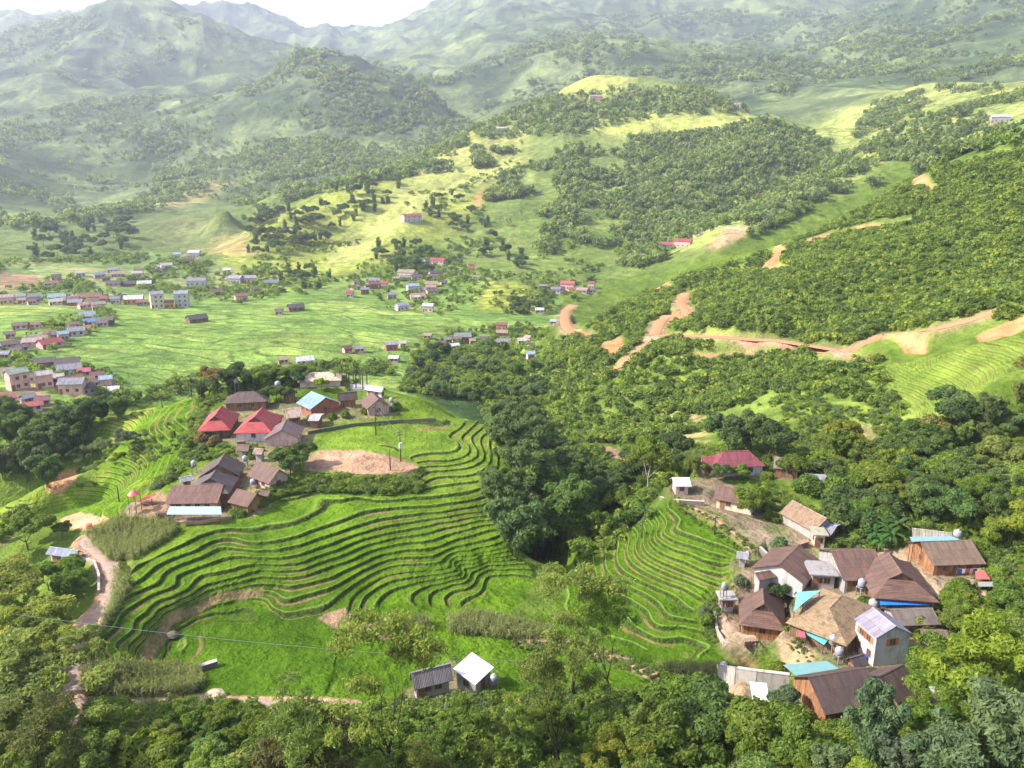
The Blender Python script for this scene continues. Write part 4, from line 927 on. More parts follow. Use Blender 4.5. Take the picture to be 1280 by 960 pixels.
def far_house(x0, x1, yt, yb, rk, wk, rs):
    xm = (x0 + x1) / 2; x, y, z = at(xm, yb); d = math.hypot(x, y); sc = math.hypot(d, z) / F
    w = (x1 - x0) * sc * .9; dep_ = min(max(w * .7, 4.5), 9); hpx = (yb - yt) * sc; rh = min(dep_ * .28, 2.2); he = max(2.2, (hpx - rh - dep_ * .6 * abs(z) / d * 1.3) * .85)
    yaw = math.atan2(-x, y) + rs.normal() * .22
    nm = 'house'; root = empty(nm, (x, y + dep_ * .3, z), yaw); hw = dep_ / 2
    flat = wk == 'w' and rk in ('cream', 'white') and he > 5
    roof_parts(root, w, hw, he, he + rh, 'gable', M['roof'], tuple(q * .72 for q in RC[rk]), t=.15)
    gable_walls(root, w - .9, dep_ - .9, he, he + rh, hw, 'plaster' if wk not in 'bd' else ('brick' if wk == 'b' else 'planks'), WC[wk][1], 'gable', zb=-2.5)
    yy = -(dep_ - .9) / 2; n = 2 if w < 11 else 3; fl = max(1, int(he // 2.9))
    for f_ in range(fl):
        for i in range(n): window(root, (i + .9) * (w - 1.2) / (n + .4) - (w - 1.2) / 2, yy, .9 + 2.9 * f_, 1.2, 1.2, '-y')
    door(root, -(w - 1.2) / 2 + .7, yy, 0, 1.1, 2.1, '-y')
    ux = np.array([math.cos(yaw), math.sin(yaw)]); PADS.append((np.array([x, y + dep_ * .3]), ux, w / 2 + .5, hw + .5, z))
    return root
rs_f = np.random.RandomState(3)
from collections import defaultdict
for place, hs in FAR.items():
    D = defaultdict(list)
    for h_ in hs:
        r = far_house(*h_, rs_f); D['%s-roofed %s house' % (RN.get(h_[4], h_[4]), WC[h_[5]][0])].append((h_[0], r))
    for lab, es in D.items():
        es.sort(key=lambda e: e[0])
        for i, (q, r) in enumerate(es):
            pos = '' if len(es) == 1 else (', leftmost' if i == 0 else ', rightmost' if i == len(es) - 1 else ', middle one')
            tag(r, lab + ' ' + place + pos, 'house', 'houses ' + place)
# single conspicuous buildings
def block(label, x0, x1, yt, yb, rk, wk, name='house', cat='house', floors=None, dep_=None, dy=None):
    r = far_house(x0, x1, yt, yb, rk, wk, rs_f); return tag(r, label, cat)
block('tall cream building with small lilac roof, left of the twin pair', 187, 204, 362, 385, 'lilac', 'c')
block('tall pale building with lilac roof, right of the twin pair', 218, 236, 361, 384, 'lilac', 'w')
block('low red-roofed link between the twin cream buildings', 205, 217, 374, 385, 'rust', 'o')
block('white-walled red-roofed house alone on the lit green spur', 500, 528, 266, 277, 'red', 'w')
block('red-roofed hall at the foot of the bright ridge between the hills', 818, 842, 301, 314, 'pinkred', 'w')
block('long red roof right of the red-roofed hall between the hills', 843, 866, 297, 309, 'red', 'p')
block('small white building above the red roofs between the hills', 868, 878, 284, 294, 'paleblue', 'w')
block('tiny pinkish house near the summit of the round hill', 736, 753, 118, 126, 'pink', 'p')
block('little white-roofed house on the bright right-hand ridge', 1241, 1261, 144, 153, 'white', 'g')
block('small tan house on the right shoulder of the round hill', 912, 926, 128, 136, 'tan', 'w')
block('small pale house on the left shoulder of the round hill', 620, 636, 158, 166, 'cream', 'g')
# the small low roofs packed between the others
def shacks(label, line, n, grp, sp=4):
    for i in range(n):
        t = (i + rs_f.rand()) / n; P = resample([(a, b, 0) for a, b in line], 2.0); q = P[int(t * (len(P) - 1))]; px = q[0] + rs_f.normal() * sp; py = q[1] + rs_f.normal() * sp * .5
        w = rs_f.uniform(9, 17) * (1.4 if py > 440 else 1); r = far_house(px - w / 2, px + w / 2, py - rs_f.uniform(4, 6) * (1.4 if py > 440 else 1), py + 2, ['brown', 'grey', 'dark', 'rust', 'tan', 'cream', 'brown'][rs_f.randint(7)], 'wpgdc'[rs_f.randint(5)], rs_f); tag(r, label, 'shack', grp)
shacks('low weathered shack roof squeezed into the long village street at far left', [(5,374),(60,378),(130,374),(180,376)], 16, 'shacks of the far left village street')
shacks('low weathered shack roof among the blue and red roofed cluster at left', [(0,436),(40,426),(90,412),(140,400)], 16, 'shacks of the blue and red roofed cluster', 7)
shacks('low weathered shack roof in the roadside village at the left edge', [(5,470),(50,478),(100,480),(140,482)], 10, 'shacks of the roadside village', 8)
shacks('low weathered shack roof on the gentle slope beyond the twin cream buildings', [(60,352),(130,345),(200,338),(240,322)], 12, 'shacks beyond the twin cream buildings', 5)
shacks('low weathered shack roof in the hamlet at the foot of the round hill', [(445,360),(490,350),(530,345),(555,352),(520,372)], 14, 'shacks of the round hill hamlet', 6)
shacks('low weathered shack roof in the scattered hamlet by the orange track', [(545,425),(600,428),(640,420),(665,440)], 9, 'shacks by the orange track', 7)
shacks('low weathered shack roof beside the pink cluster behind the lone mound', [(680,362),(740,362)], 5, 'shacks behind the lone mound', 3)
# pads: level the ground under every house
for c, u, hl, hw, zg in PADS:
    dd = math.hypot(*c); R_ = hl + hw + 5
    rr0, rr1 = np.searchsorted(ROWS, [dd - R_, dd + R_]); a0 = math.atan2(c[0], c[1]); cc0, cc1 = np.searchsorted(COLS, [a0 - R_ / dd, a0 + R_ / dd])
    s_ = (slice(rr0, rr1), slice(cc0, cc1)); lx = (X[s_] - c[0]) * u[0] + (Y[s_] - c[1]) * u[1]; ly = -(X[s_] - c[0]) * u[1] + (Y[s_] - c[1]) * u[0]
    dist = np.maximum(np.abs(lx) - hl, np.abs(ly) - hw); w = (1 - sstep(.3, 2.6, dist)) * (1 - road_mask[s_])
    H[s_] = H[s_] * (1 - w) + (zg - .03) * w
    col[s_] = col[s_] * (1 - (1 - sstep(.2, 1.4, dist))[..., None] * .6) + C(.24, .18, .11) * (1 - sstep(.2, 1.4, dist))[..., None] * .6
    TM[s_] *= 1 - (1 - sstep(0, 1.5, dist))
rebuild_table()
log('houses')
# ---------------------------------------------------------------- foliage materials and tree makers
def m_leaf(name, transl=.48, hue=.5, rough=.6):
    m = newmat(name); T = NT(m); oi = T.n('ObjectInfo'); c = oi.outputs['Color']; oc = T.n('TexCoord').outputs['Object']
    cl = T.n('TexNoise', {'Vector': oc, 'Scale': .55, 'Detail': 3, 'Roughness': .6}).outputs[0]
    fi = T.n('TexNoise', {'Vector': oc, 'Scale': 3.5, 'Detail': 2}).outputs[0]
    cc = T.mix(1.0, c, T.ramp(cl, [(.32, (.62, .7, .66)), (.68, (1.4, 1.3, 1.15))]), 'MULTIPLY')
    cc = T.mix(1.0, cc, T.ramp(fi, [(.3, (.7, .72, .75)), (.7, (1.3, 1.25, 1.2))]), 'MULTIPLY')
    rv = T.ramp(oi.outputs['Random'], [(0, (.78, .86, .88)), (.5, (1, 1, 1)), (1, (1.16, 1.16, 1.0))])
    cc = T.mix(1.0, cc, rv, 'MULTIPLY')
    d = T.n('BsdfPrincipled', {'Base Color': cc, 'Roughness': rough, 'Specular IOR Level': .25})
    t = T.n('BsdfTranslucent', {'Color': T.mix(1.0, cc, (1.25, 1.35, .7), 'MULTIPLY')})
    mx = T.n('MixShader', {0: transl, 1: d.outputs[0], 2: t.outputs[0]}); T.n('OutputMaterial', {0: mx.outputs[0]}); return m
def m_leafc(name, c, **k):
    """leaves of the scattered plants: the colour sits in the material"""
    m = m_leaf(name, **k)
    n = m.node_tree; rgb = n.nodes.new('ShaderNodeRGB'); rgb.outputs[0].default_value = tuple(c) + (1,)
    for l in list(n.links):
        if l.from_node.type == 'OBJECT_INFO' and l.from_socket.name == 'Color': t_ = l.to_socket; n.links.remove(l); n.links.new(rgb.outputs[0], t_)
    return m
ML = m_leaf('leaves'); MBARK = m_simple('bark', .9, 0, .1, .35)
def leaves(rs, cen, rad, n, size, droop=0.0, aspect=1.6, up=.25, shell=.62, flat=.75, upper=True):
    """n leaf quads over ellipsoid clumps; cen (k,3), rad (k,3)"""
    cen = np.asarray(cen, float); rad = np.asarray(rad, float)
    wt = (rad.prod(1)) ** (2 / 3); k = rs.choice(len(cen), n, p=wt / wt.sum())
    d = rs.normal(size=(n, 3)); d /= np.linalg.norm(d, axis=1)[:, None]
    if upper: low = d[:, 2] < -.25; d[low, 2] *= -1 * (rs.rand(low.sum()) < .7) * 2 + 1
    r = shell + (1.05 - shell) * rs.rand(n) ** .6
    lump = 1 + .16 * np.sin(d[:, 0] * 5 + k) * np.sin(d[:, 1] * 5 + 2 * k)
    p = cen[k] + d * rad[k] * (r * lump)[:, None]
    nrm = d * flat + rs.normal(size=(n, 3)) * .55; nrm[:, 2] += up; nrm /= np.linalg.norm(nrm, axis=1)[:, None]
    t = np.cross(nrm, rs.normal(size=(n, 3))); t[:, 2] -= droop; t -= nrm * (t * nrm).sum(1)[:, None]; t /= np.linalg.norm(t, axis=1)[:, None] + 1e-9
    b = np.cross(nrm, t); s = size * (.6 + .8 * rs.rand(n)); sa = (s * aspect)[:, None] * .5; sb = (s)[:, None] * .5
    V = np.stack([p - t * sa, p + b * sb * .9, p + t * sa * 1.1, p - b * sb * .9], 1).reshape(-1, 3)
    return V, np.arange(4 * n).reshape(n, 4)
def limb_tree(rs, h, trunk_r, fork, nl, spread, lift=.7, depth=2, wob=.08):
    """trunk and limbs; returns MB and branch tips"""
    mb = MB(); tips = []
    def grow(p, d, L, r, lev):
        pts = [p]; rr = [r]; q = p.copy(); dd = d.copy()
        for i in range(4):
            dd = (dd + Vector(rs.normal(size=3) * wob) + Vector((0, 0, .04))).normalized(); q = q + dd * L / 4; pts.append(q.copy()); rr.append(r * (1 - .17 * (i + 1)))
        mb.tube(pts, rr, 7 if lev == 0 else 5)
        if lev >= depth: tips.append(q); return
        a0 = rs.rand() * 6.28
        for j in range(nl if lev == 0 else max(2, nl - 1)):
            a = a0 + 6.283 * j / (nl if lev == 0 else max(2, nl - 1)) + rs.normal() * .3
            out = Vector((math.cos(a), math.sin(a), 0)); nd = (dd * lift + out * spread * (.8 + .4 * rs.rand())).normalized()
            k = 4 if j % 2 == 0 else 3
            grow(pts[k].copy(), nd, L * (.55 + .2 * rs.rand()) if lev else (h - fork) * (.5 + .12 * rs.rand()), rr[k] * .72, lev + 1)
    mb_start = Vector((0, 0, -1.0)); grow(mb_start, Vector((rs.normal() * .05, rs.normal() * .05, 1)).normalized(), fork + 1.0, trunk_r, 0)
    return mb, tips
PROTO = {}
def proto(kind, i, crown, trunk, h): PROTO.setdefault(kind, []).append((crown, trunk, h))
def make_protos():
    rs = np.random.RandomState(5)
    for i in range(4):          # rounded broadleaf tree, 10 m
        mb, tips = limb_tree(rs, 10, .26, 3.0, 4, .75, .8)
        c = [(t.x * .95, t.y * .95, min(t.z, 9) * .92) for t in tips] + [(0, 0, 7.6)]; r = [(1.7 * (.7 + .6 * rs.rand()),) * 2 + (1.25 * (.8 + .4 * rs.rand()),) for _ in c]; r[-1] = (2.2, 2.2, 1.7)
        V, Q = leaves(rs, c, r, 7000, .42); proto('broad', i, npmesh('crown', V, Q, ML), mb.mesh('trunk', MBARK, True), 10)
    for i in range(3):          # airy feathery tree, 12 m
        mb, tips = limb_tree(rs, 12, .34, 3.6, 4, .60, .95, 3, .12)
        c = [(t.x, t.y, t.z) for t in tips]; r = [(1.15 * (.7 + .6 * rs.rand()), 1.1, .65) for _ in c]
        V, Q = leaves(rs, c, r, 9000, .165, aspect=2.2, shell=.0, flat=.2); proto('airy', i, npmesh('crown', V, Q, ML), mb.mesh('trunk', MBARK, True), 12)
    for i in range(3):          # feathery but full crown
        mb, tips = limb_tree(rs, 11, .28, 2.6, 4, .8, .75, 3, .10)
        c = [(t.x, t.y, t.z * .95) for t in tips]; r = [(1.25 * (.7 + .5 * rs.rand()),) * 2 + (.8,) for _ in c]
        V, Q = leaves(rs, c, r, 13000, .24, aspect=2.4, shell=.3, flat=.4); proto('feather', i, npmesh('crown', V, Q, ML), mb.mesh('trunk', MBARK, True), 11)
    for i in range(4):          # giant bamboo clump: culms arching outwards with hanging plumes, 14 m
        mb = MB(); c = []; r = []
        for j in range(26):
            a = rs.rand() * 6.28; lean = 1.2 + 3.6 * rs.rand(); hh = 9.0 + 5 * rs.rand() - lean * .5; bx, by = rs.normal(size=2) * .5
            pts = [Vector((bx + math.cos(a) * lean * t ** 2.2, by + math.sin(a) * lean * t ** 2.2, -1 + (hh + 1) * t * (1 - .10 * t * t))) for t in (0, .3, .55, .75, .9, 1)]
            if j % 2 == 0: mb.tube(pts, [.07, .065, .055, .045, .03, .015], 5)
            for t in (.45, .62, .78, .92):
                k = Vector((bx + math.cos(a) * lean * t ** 2.2 * 1.15, by + math.sin(a) * lean * t ** 2.2 * 1.15, (hh) * t)); s = .65 + .75 * (t if t < .85 else .8) * (.7 + .5 * rs.rand())
                c.append(tuple(k)); r.append((s, s, s * .8))
        V, Q = leaves(rs, c, r, 11000, .34, droop=1.2, aspect=2.6, up=.35, shell=.55, flat=.8); proto('bamboo', i, npmesh('crown', V, Q, ML), mb.mesh('culms', MBARK, True), 14)
    for i in range(4):          # slim bamboo column as seen far off, 14 m
        mb = MB(); c = []; r = []
        for j in range(12):
            a = rs.rand() * 6.28; lean = .8 + 2.4 * rs.rand(); hh = 7.0 + 7 * rs.rand(); bx, by = rs.normal(size=2) * .8
            pts = [Vector((bx + math.cos(a) * lean * t ** 2, by + math.sin(a) * lean * t ** 2, -1 + (hh + 1) * t)) for t in (0, .5, 1)]; mb.tube(pts, [.08, .06, .02], 4)
            for t in (.15, .35, .55, .75, .93): s = (1.35 - .5 * t) * (.7 + .6 * rs.rand()); c.append((bx + math.cos(a) * lean * t ** 2, by + math.sin(a) * lean * t ** 2, hh * t)); r.append((s, s, s * 1.2))
        V, Q = leaves(rs, c, r, 2400, .6, droop=.8, aspect=1.8, up=.4, shell=.6); proto('column', i, npmesh('crown', V, Q, ML), mb.mesh('culms', MBARK, True), 14)
    for i in range(2):          # tall pale-trunked tree, 16 m
        mb, tips = limb_tree(rs, 16, .22, 8.0, 4, .6, .8, 2, .06)
        c = [(t.x, t.y, min(t.z, 15)) for t in tips]; r = [(1.6, 1.6, 1.1)] * len(c)
        V, Q = leaves(rs, c, r, 6500, .34, shell=.3, flat=.4); proto('tall', i, npmesh('crown', V, Q, ML), mb.mesh('trunk', MBARK, True), 16)
    for i in range(3):          # shrub, 3 m
        mb, tips = limb_tree(rs, 3, .06, .4, 4, 1.0, .8, 1)
        c = [(t.x * .8, t.y * .8, t.z * .85) for t in tips] + [(0, 0, 1.4)]; r = [(.95 * (.7 + .5 * rs.rand()),) * 2 + (.8,) for _ in c]; r[-1] = (1.2, 1.2, 1.1)
        V, Q = leaves(rs, c, r, 2600, .26); proto('shrub', i, npmesh('crown', V, Q, ML), mb.mesh('trunk', MBARK, True), 3)
    for i in range(3):          # banana plant: pseudostem and long arching leaves, 4 m
        mb = MB(); mb.tube([(0, 0, -.6), (.03, 0, 1.2), (0, .03, 2.2)], [.16, .14, .08], 8); VV = []; QQ = []
        for j in range(10):
            a = j * 2.4 + rs.rand() * .4; L = 2.0 + .8 * rs.rand(); el = 1.25 - .11 * j; w0 = .34; st = 7; b = len(VV); pos = Vector((0, 0, 2.1)); e = el
            for k in range(st + 1):
                w = w0 * math.sin(min(1, (k + .35) / st * 1.05) * 2.9) + .02; side = Vector((-math.sin(a), math.cos(a), 0))
                dirn = Vector((math.cos(a) * math.cos(e), math.sin(a) * math.cos(e), math.sin(e)))
                VV += [tuple(pos - side * w + Vector((0, 0, -w * .35))), tuple(pos), tuple(pos + side * w + Vector((0, 0, -w * .35)))]; pos = pos + dirn * L / st; e -= .26
            for k in range(st): QQ += [(b + k*3, b + k*3 + 1, b + k*3 + 4, b + k*3 + 3), (b + k*3 + 1, b + k*3 + 2, b + k*3 + 5, b + k*3 + 4)]
        proto('banana', i, npmesh('leaves', VV, QQ, ML, True), mb.mesh('stem', MBARK, True), 4)
make_protos()
log('tree prototypes', {k: len(v) for k, v in PROTO.items()})
TR = np.random.RandomState(11)
NAMES = {'broad': ('broadleaf_tree', 'crown', 'trunk', 'tree'), 'airy': ('feathery_tree', 'crown', 'trunk', 'tree'), 'feather': ('feathery_tree', 'crown', 'trunk', 'tree'), 'bamboo': ('bamboo_clump', 'foliage', 'culms', 'bamboo'),
         'column': ('bamboo_clump', 'foliage', 'culms', 'bamboo'), 'tall': ('tall_tree', 'crown', 'trunk', 'tree'), 'shrub': ('shrub', 'crown', 'stems', 'shrub'), 'banana': ('banana_plant', 'leaves', 'stem', 'banana plant')}
BARK = {'airy': (.045, .035, .03), 'feather': (.06, .05, .04), 'tall': (.38, .33, .27), 'bamboo': (.12, .14, .04), 'column': (.12, .14, .04), 'banana': (.16, .20, .07)}
G_DARK = (.10, .155, .045); G_BAM = (.145, .21, .07); G_MID = (.145, .215, .034); G_YEL = (.20, .26, .035); G_FEA = (.22, .27, .07); G_GRY = (.155, .205, .105)
PLANTED = []
HB = []         # where the near houses show, so that scattered trees do not stand in front of them
for c, u, hl, hw, zg in PADS:
    if math.hypot(*c) < 330:
        q = [project(c[0] + su * u[0] * hl - sv * u[1] * hw, c[1] + su * u[1] * hl + sv * u[0] * hw, zg) for su in (-1, 1) for sv in (-1, 1)]
        HB.append((min(p[0] for p in q), max(p[0] for p in q), max(p[1] for p in q)))
def plant(kind, px, py, h, colr, label=None, group=None, wide=1.0, var=None, dmin=0.0, xyz=None, sink=0.0, trunk=True):
    x, y, z = xyz if xyz is not None else at(px, py, dmin)
    pr = PROTO[kind]; cm, tm_, hh = pr[TR.randint(len(pr)) if var is None else var]; s = h / hh
    nm = NAMES[kind]; r = empty(nm[0], (x, y, z - .15 * s - sink), TR.rand() * 6.28); r.scale = (s * wide, s * wide, s)
    cr = bpy.data.objects.new(nm[1], cm); S.collection.objects.link(cr); cr.parent = r; j = TR.normal(size=3) * .06
    cr.color = tuple(max(.01, q * (1 + TR.normal() * .05)) for q in colr) + (1,)
    if trunk:
        tk = bpy.data.objects.new(nm[2], tm_); S.collection.objects.link(tk); tk.parent = r; tk.color = BARK.get(kind, (.11, .085, .06)) + (1,)
    r['category'] = nm[3]
    if group: r['group'] = group
    PLANTED.append([r, label, group, px])
    return r
ORD = ['first', 'second', 'third', 'fourth', 'fifth', 'sixth', 'seventh', 'eighth', 'ninth', 'tenth', 'eleventh', 'twelfth', 'thirteenth', 'fourteenth', 'fifteenth', 'sixteenth', 'seventeenth', 'eighteenth', 'nineteenth', 'twentieth']
def finish_labels():
    from collections import defaultdict
    D = defaultdict(list)
    for e in PLANTED: D[e[1]].append(e)
    for lab, es in D.items():
        es.sort(key=lambda e: e[3])
        if len(es) == 1: es[0][0]['label'] = lab; continue
        for i, e in enumerate(es):
            if len(es) > len(ORD) * 2: e[0]['label'] = lab; e[0]['group'] = e[2] or lab; continue
            n = len(es)
            pos = 'leftmost' if i == 0 else 'rightmost' if i == n - 1 else (ORD[i] + ' from left') if i < n / 2 or n - 1 - i >= len(ORD) else (ORD[n - 1 - i] + ' from right')
            e[0]['label'] = lab + ', ' + pos
def scatter(kind, poly, n, hr, colr, label, group, d0=60, d1=9000, mind=3.0, wide=(.9, 1.15), sort=None):
    """individual trees spread evenly over the ground inside an outline"""
    xs = [p[0] for p in poly]; ys = [p[1] for p in poly]; got = []; tries = 0
    while len(got) < n and tries < n * 60:
        tries += 1; px = TR.uniform(min(xs), max(xs)); py = TR.uniform(min(ys), max(ys))
        if not in_poly(np.array([px]), np.array([py]), poly)[0]: continue
        p = at(px, py); d = math.hypot(p[0], p[1])
        if d < d0 or d > d1 or any((p[0] - q[0]) ** 2 + (p[1] - q[1]) ** 2 < mind ** 2 for q in got): continue
        hh_ = (hr[0] + hr[1]) / 2 * F / math.hypot(d, p[2])
        if any(a - 6 < px < b + 6 and py > c_ and py - hh_ * .9 < c_ - 4 for a, b, c_ in HB) or any(math.hypot(p[0] - c[0], p[1] - c[1]) < hl + 1.5 for c, u, hl, hw, zg in PADS if d < 330): continue
        got.append(p); k = kind if isinstance(kind, str) else kind[TR.randint(len(kind))]
        c = colr if not isinstance(colr, list) else colr[TR.randint(len(colr))]
        plant(k, px, py, TR.uniform(*hr), c, label[k] if isinstance(label, dict) else label, group, TR.uniform(*wide), xyz=p)
# ---- ravine between the knoll and the right hamlet
gR = 'bamboo clumps filling the ravine'
for (px, py, h) in [(645,700,15),(668,697,17),(692,690,14),(640,668,15),(622,640,11),(715,672,15),(738,655,14),(700,650,17),(675,645,18),(655,625,16),(725,640,12),(760,645,10),(770,625,10),(690,615,15),(718,605,13),(745,618,11),(660,592,15),(640,575,13),(622,560,10),(690,585,12),(655,560,13),(672,545,13),(630,545,12),(790,610,9),(775,640,8)]:
    plant('bamboo', px, py, h, G_BAM if px < 700 else G_DARK, 'big plumed bamboo clump in the ravine between the knoll and right terraces', gR, 1.1)
scatter(['bamboo', 'broad'], [(500,470),(560,430),(640,440),(680,470),(680,515),(650,525),(600,512),(540,500)], 34, (6, 9.5), [G_DARK, G_BAM, G_MID], {'bamboo': 'dark bamboo clump in the wooded hollow beyond the knoll', 'broad': 'dark rounded tree in the wooded hollow beyond the knoll'}, 'trees of the hollow beyond the knoll', 230, 480, 5)
scatter('broad', [(780,660),(830,600),(860,575),(880,560),(820,570),(760,600),(740,670),(720,690)], 14, (5, 8), [G_MID, G_DARK], 'rounded tree between the ravine bamboo and the pale tall trunk', None, 140, 260, 4)
plant('tall', 810, 628, 16.5, G_YEL, 'tall yellow-green tree with bare pale trunk at the top of the right terraces', None, 1.0, 0)
plant('tall', 800, 612, 13, G_YEL, 'shorter yellow-green tree just behind the tall pale-trunked tree', None, 1.0, 1)
# ---- right hamlet
for k, px, py, h, c, lab in [
 ('broad', 905, 602, 4.2, G_DARK, 'dark tree in front of the maroon hipped roof, left of two'), ('broad', 925, 601, 3.8, G_MID, 'green tree in front of the maroon hipped roof, right of two'),
 ('broad', 912, 570, 11, G_BAM, 'big dark leafy tree behind the maroon roof, left part'), ('bamboo', 935, 568, 12, G_BAM, 'tall dark bamboo clump behind the maroon roof'), ('broad', 960, 572, 10, G_DARK, 'big dark tree behind the maroon roof, right part'),
 ('broad', 985, 758, 5.5, G_DARK, 'dark tree between the stilted timber house and the straw-coloured roof'), ('shrub', 1080, 765, 3.4, G_MID, 'round green shrub behind the two-storey white house'),
 ('broad', 848, 600, 5, G_MID, 'bushy tree just behind the white-roofed hut'), ('broad', 868, 596, 5, G_MID, 'bushy tree between the white-roofed hut and the maroon annex'),
 ('shrub', 1142, 790, 4, G_YEL, 'light green shrub in front of the low grey-brown store'), ('broad', 946, 645, 6.5, G_MID, 'leafy tree at the gable of the whitewashed long house'),
 ('shrub', 975, 688, 3.2, G_GRY, 'grey-green shrub beside the footpath above the big brown roof'), ('broad', 992, 600, 6, G_MID, 'small tree in front of the weathered thatched house'),
 ('shrub', 885, 780, 2.4, G_YEL, 'pale leafy vine bush left of the earthen yard'), ('shrub', 880, 770, 2.2, G_GRY, 'low squash-leaf bush at the foot of the terraces by the yard'), ('shrub', 925, 730, 2.2, G_GRY, 'low squash-leaf bush above the squat outhouse'),
 ('shrub', 972, 845, 3.0, G_YEL, 'yellow-green shrub at the bottom of the alley by the retaining wall'), ('broad', 985, 892, 4.2, G_GRY, 'pale grey-green tree in front of the big dark-brown roof')]:
    plant(k, px, py, h, c, lab)
scatter(['broad', 'shrub'], [(945,620),(985,605),(1060,600),(1110,640),(1100,672),(1050,662),(1035,640),(990,615)], 22, (4.0, 6.5), [G_MID, G_DARK], {'broad': 'dark leafy tree in the thicket above the tan board-roofed house', 'shrub': 'shrub in the thicket above the tan board-roofed house'}, 'trees above the right hamlet', 90, 260, 2.5)
for px, py in [(1092,678),(1104,672),(1112,684),(1098,690),(1120,672)]: plant('banana', px, py, TR.uniform(4, 5.5), (.07, .15, .03), 'banana plant in the clump above the big brown-roofed house', 'banana plants above the big brown roof')
scatter(['broad', 'bamboo', 'feather'], [(1150,560),(1180,520),(1240,500),(1400,440),(1400,690),(1245,690),(1215,660),(1130,650),(1120,600)], 60, (6, 9.5), [G_FEA, G_MID, G_DARK, G_YEL, G_BAM], {'broad': 'rounded tree on the wooded slope above the laundry house', 'bamboo': 'bamboo clump on the wooded slope above the laundry house', 'feather': 'feathery tree on the wooded slope above the laundry house'}, 'trees of the slope right of the hamlet', 80, 320, 4.5)
scatter(['broad', 'bamboo'], [(1000,600),(1060,560),(1140,570),(1150,650),(1110,640),(1060,600)], 14, (5.5, 9), [G_MID, G_DARK, G_YEL], {'broad': 'leafy tree at the foot of the field slope behind the hamlet', 'bamboo': 'bamboo clump at the foot of the field slope behind the hamlet'}, None, 80, 320, 4)
scatter(['broad', 'shrub'], [(1160,735),(1200,735),(1215,770),(1290,740),(1290,800),(1240,795),(1200,800),(1165,780)], 18, (3.2, 5.5), [G_YEL, G_MID], {'broad': 'light green orchard tree between the blue tarpaulin and the right edge', 'shrub': 'light green shrub between the blue tarpaulin and the right edge'}, None, 70, 150, 2.6)
scatter('shrub', [(1245,700),(1290,700),(1290,745),(1250,740)], 6, (2.2, 3.4), [(.22, .24, .03), G_YEL], 'yellowish shrub right of the red tarpaulin yard', None, 70, 160, 2)
# ---- knoll hamlet
for k, px, py, h, c, lab in [
 ('broad', 298, 486, 8.5, G_DARK, 'tall dark tree behind the knoll hamlet, right of the brownish feathery one'), ('feather', 270, 492, 8.5, (.18, .17, .08), 'tall brownish feathery tree behind the knoll hamlet'), ('bamboo', 252, 498, 5, G_DARK, 'small dark bamboo clump at the far left of the knoll hamlet'),
 ('broad', 338, 504, 5.5, G_DARK, 'dark bush-like tree behind the right red roof'), ('broad', 352, 503, 5, G_DARK, 'dark tree left of the blue-grey roof'), ('broad', 345, 482, 6, G_MID, 'mid-green tree beside the white water tank tower'), ('broad', 375, 482, 6.5, G_DARK, 'dark tree left of the sand-coloured roof'),
 ('broad', 325, 482, 6, G_MID, 'green tree behind the dark-brown hipped roof'), ('broad', 402, 488, 4, G_YEL, 'yellow-green bush behind the blue-grey roof'), ('broad', 362, 592, 6.5, G_DARK, 'big dark bush above the drying ground, left half'), ('broad', 376, 582, 6, G_DARK, 'big dark bush above the drying ground, right half'), ('broad', 350, 584, 5, G_DARK, 'dark bush between the brown roof and the drying ground'),
 ('shrub', 455, 518, 2.4, G_YEL, 'yellow-green garden shrub in front of the brown gabled house'), ('shrub', 432, 522, 2.4, G_YEL, 'yellow-green garden shrub left of the brown gabled house'), ('shrub', 415, 524, 2.2, G_MID, 'low shrub beside the timber shelter'), ('shrub', 496, 512, 2.8, G_MID, 'shrub on the rim right of the brown gabled house'),
 ('shrub', 252, 552, 3.0, (.25, .19, .08), 'dry brownish bush left below the left red roof'), ('shrub', 270, 556, 3.0, (.28, .21, .09), 'dry brownish bush right below the left red roof'), ('shrub', 236, 560, 2.6, G_MID, 'green bush on the slope left of the red roofs'), ('shrub', 312, 572, 2.6, G_YEL, 'bright shrub between the dark roofs and the red roofs'),
 ('broad', 35, 688, 9.0, G_MID, 'round dense tree beside the roadside teal and grey roof'), ('broad', 78, 672, 3.5, G_MID, 'small tree beside the bare orange earth patch'), ('feather', 160, 566, 6.5, G_GRY, 'lone thin grey-green tree on the left flank of the knoll'), ('feather', 130, 575, 6.5, G_GRY, 'thin grey-green tree above the brown landslip'), ('feather', 108, 585, 7, G_GRY, 'grey tree directly above the brown landslip')]:
    plant(k, px, py, h, c, lab)
scatter('shrub', [(240,480),(330,470),(400,462),(470,470),(470,478),(360,482),(260,500)], 16, (2.0, 3.6), [G_MID, G_DARK], 'low dark bush along the far rim of the knoll hamlet', 'bushes along the far rim of the knoll', 150, 290, 2.5)
for px, py, h in [(20,560,12),(45,575,13),(70,585,14),(92,575,13),(60,610,10),(35,600,12),(8,600,11),(88,545,11),(110,540,11),(130,528,9),(150,525,8),(10,530,10),(30,535,9),(75,560,12)]:
    plant('bamboo', px, py, h, G_DARK, 'dark bamboo clump on the bank left of the knoll', 'bamboo clumps left of the knoll', 1.15, dmin=150)
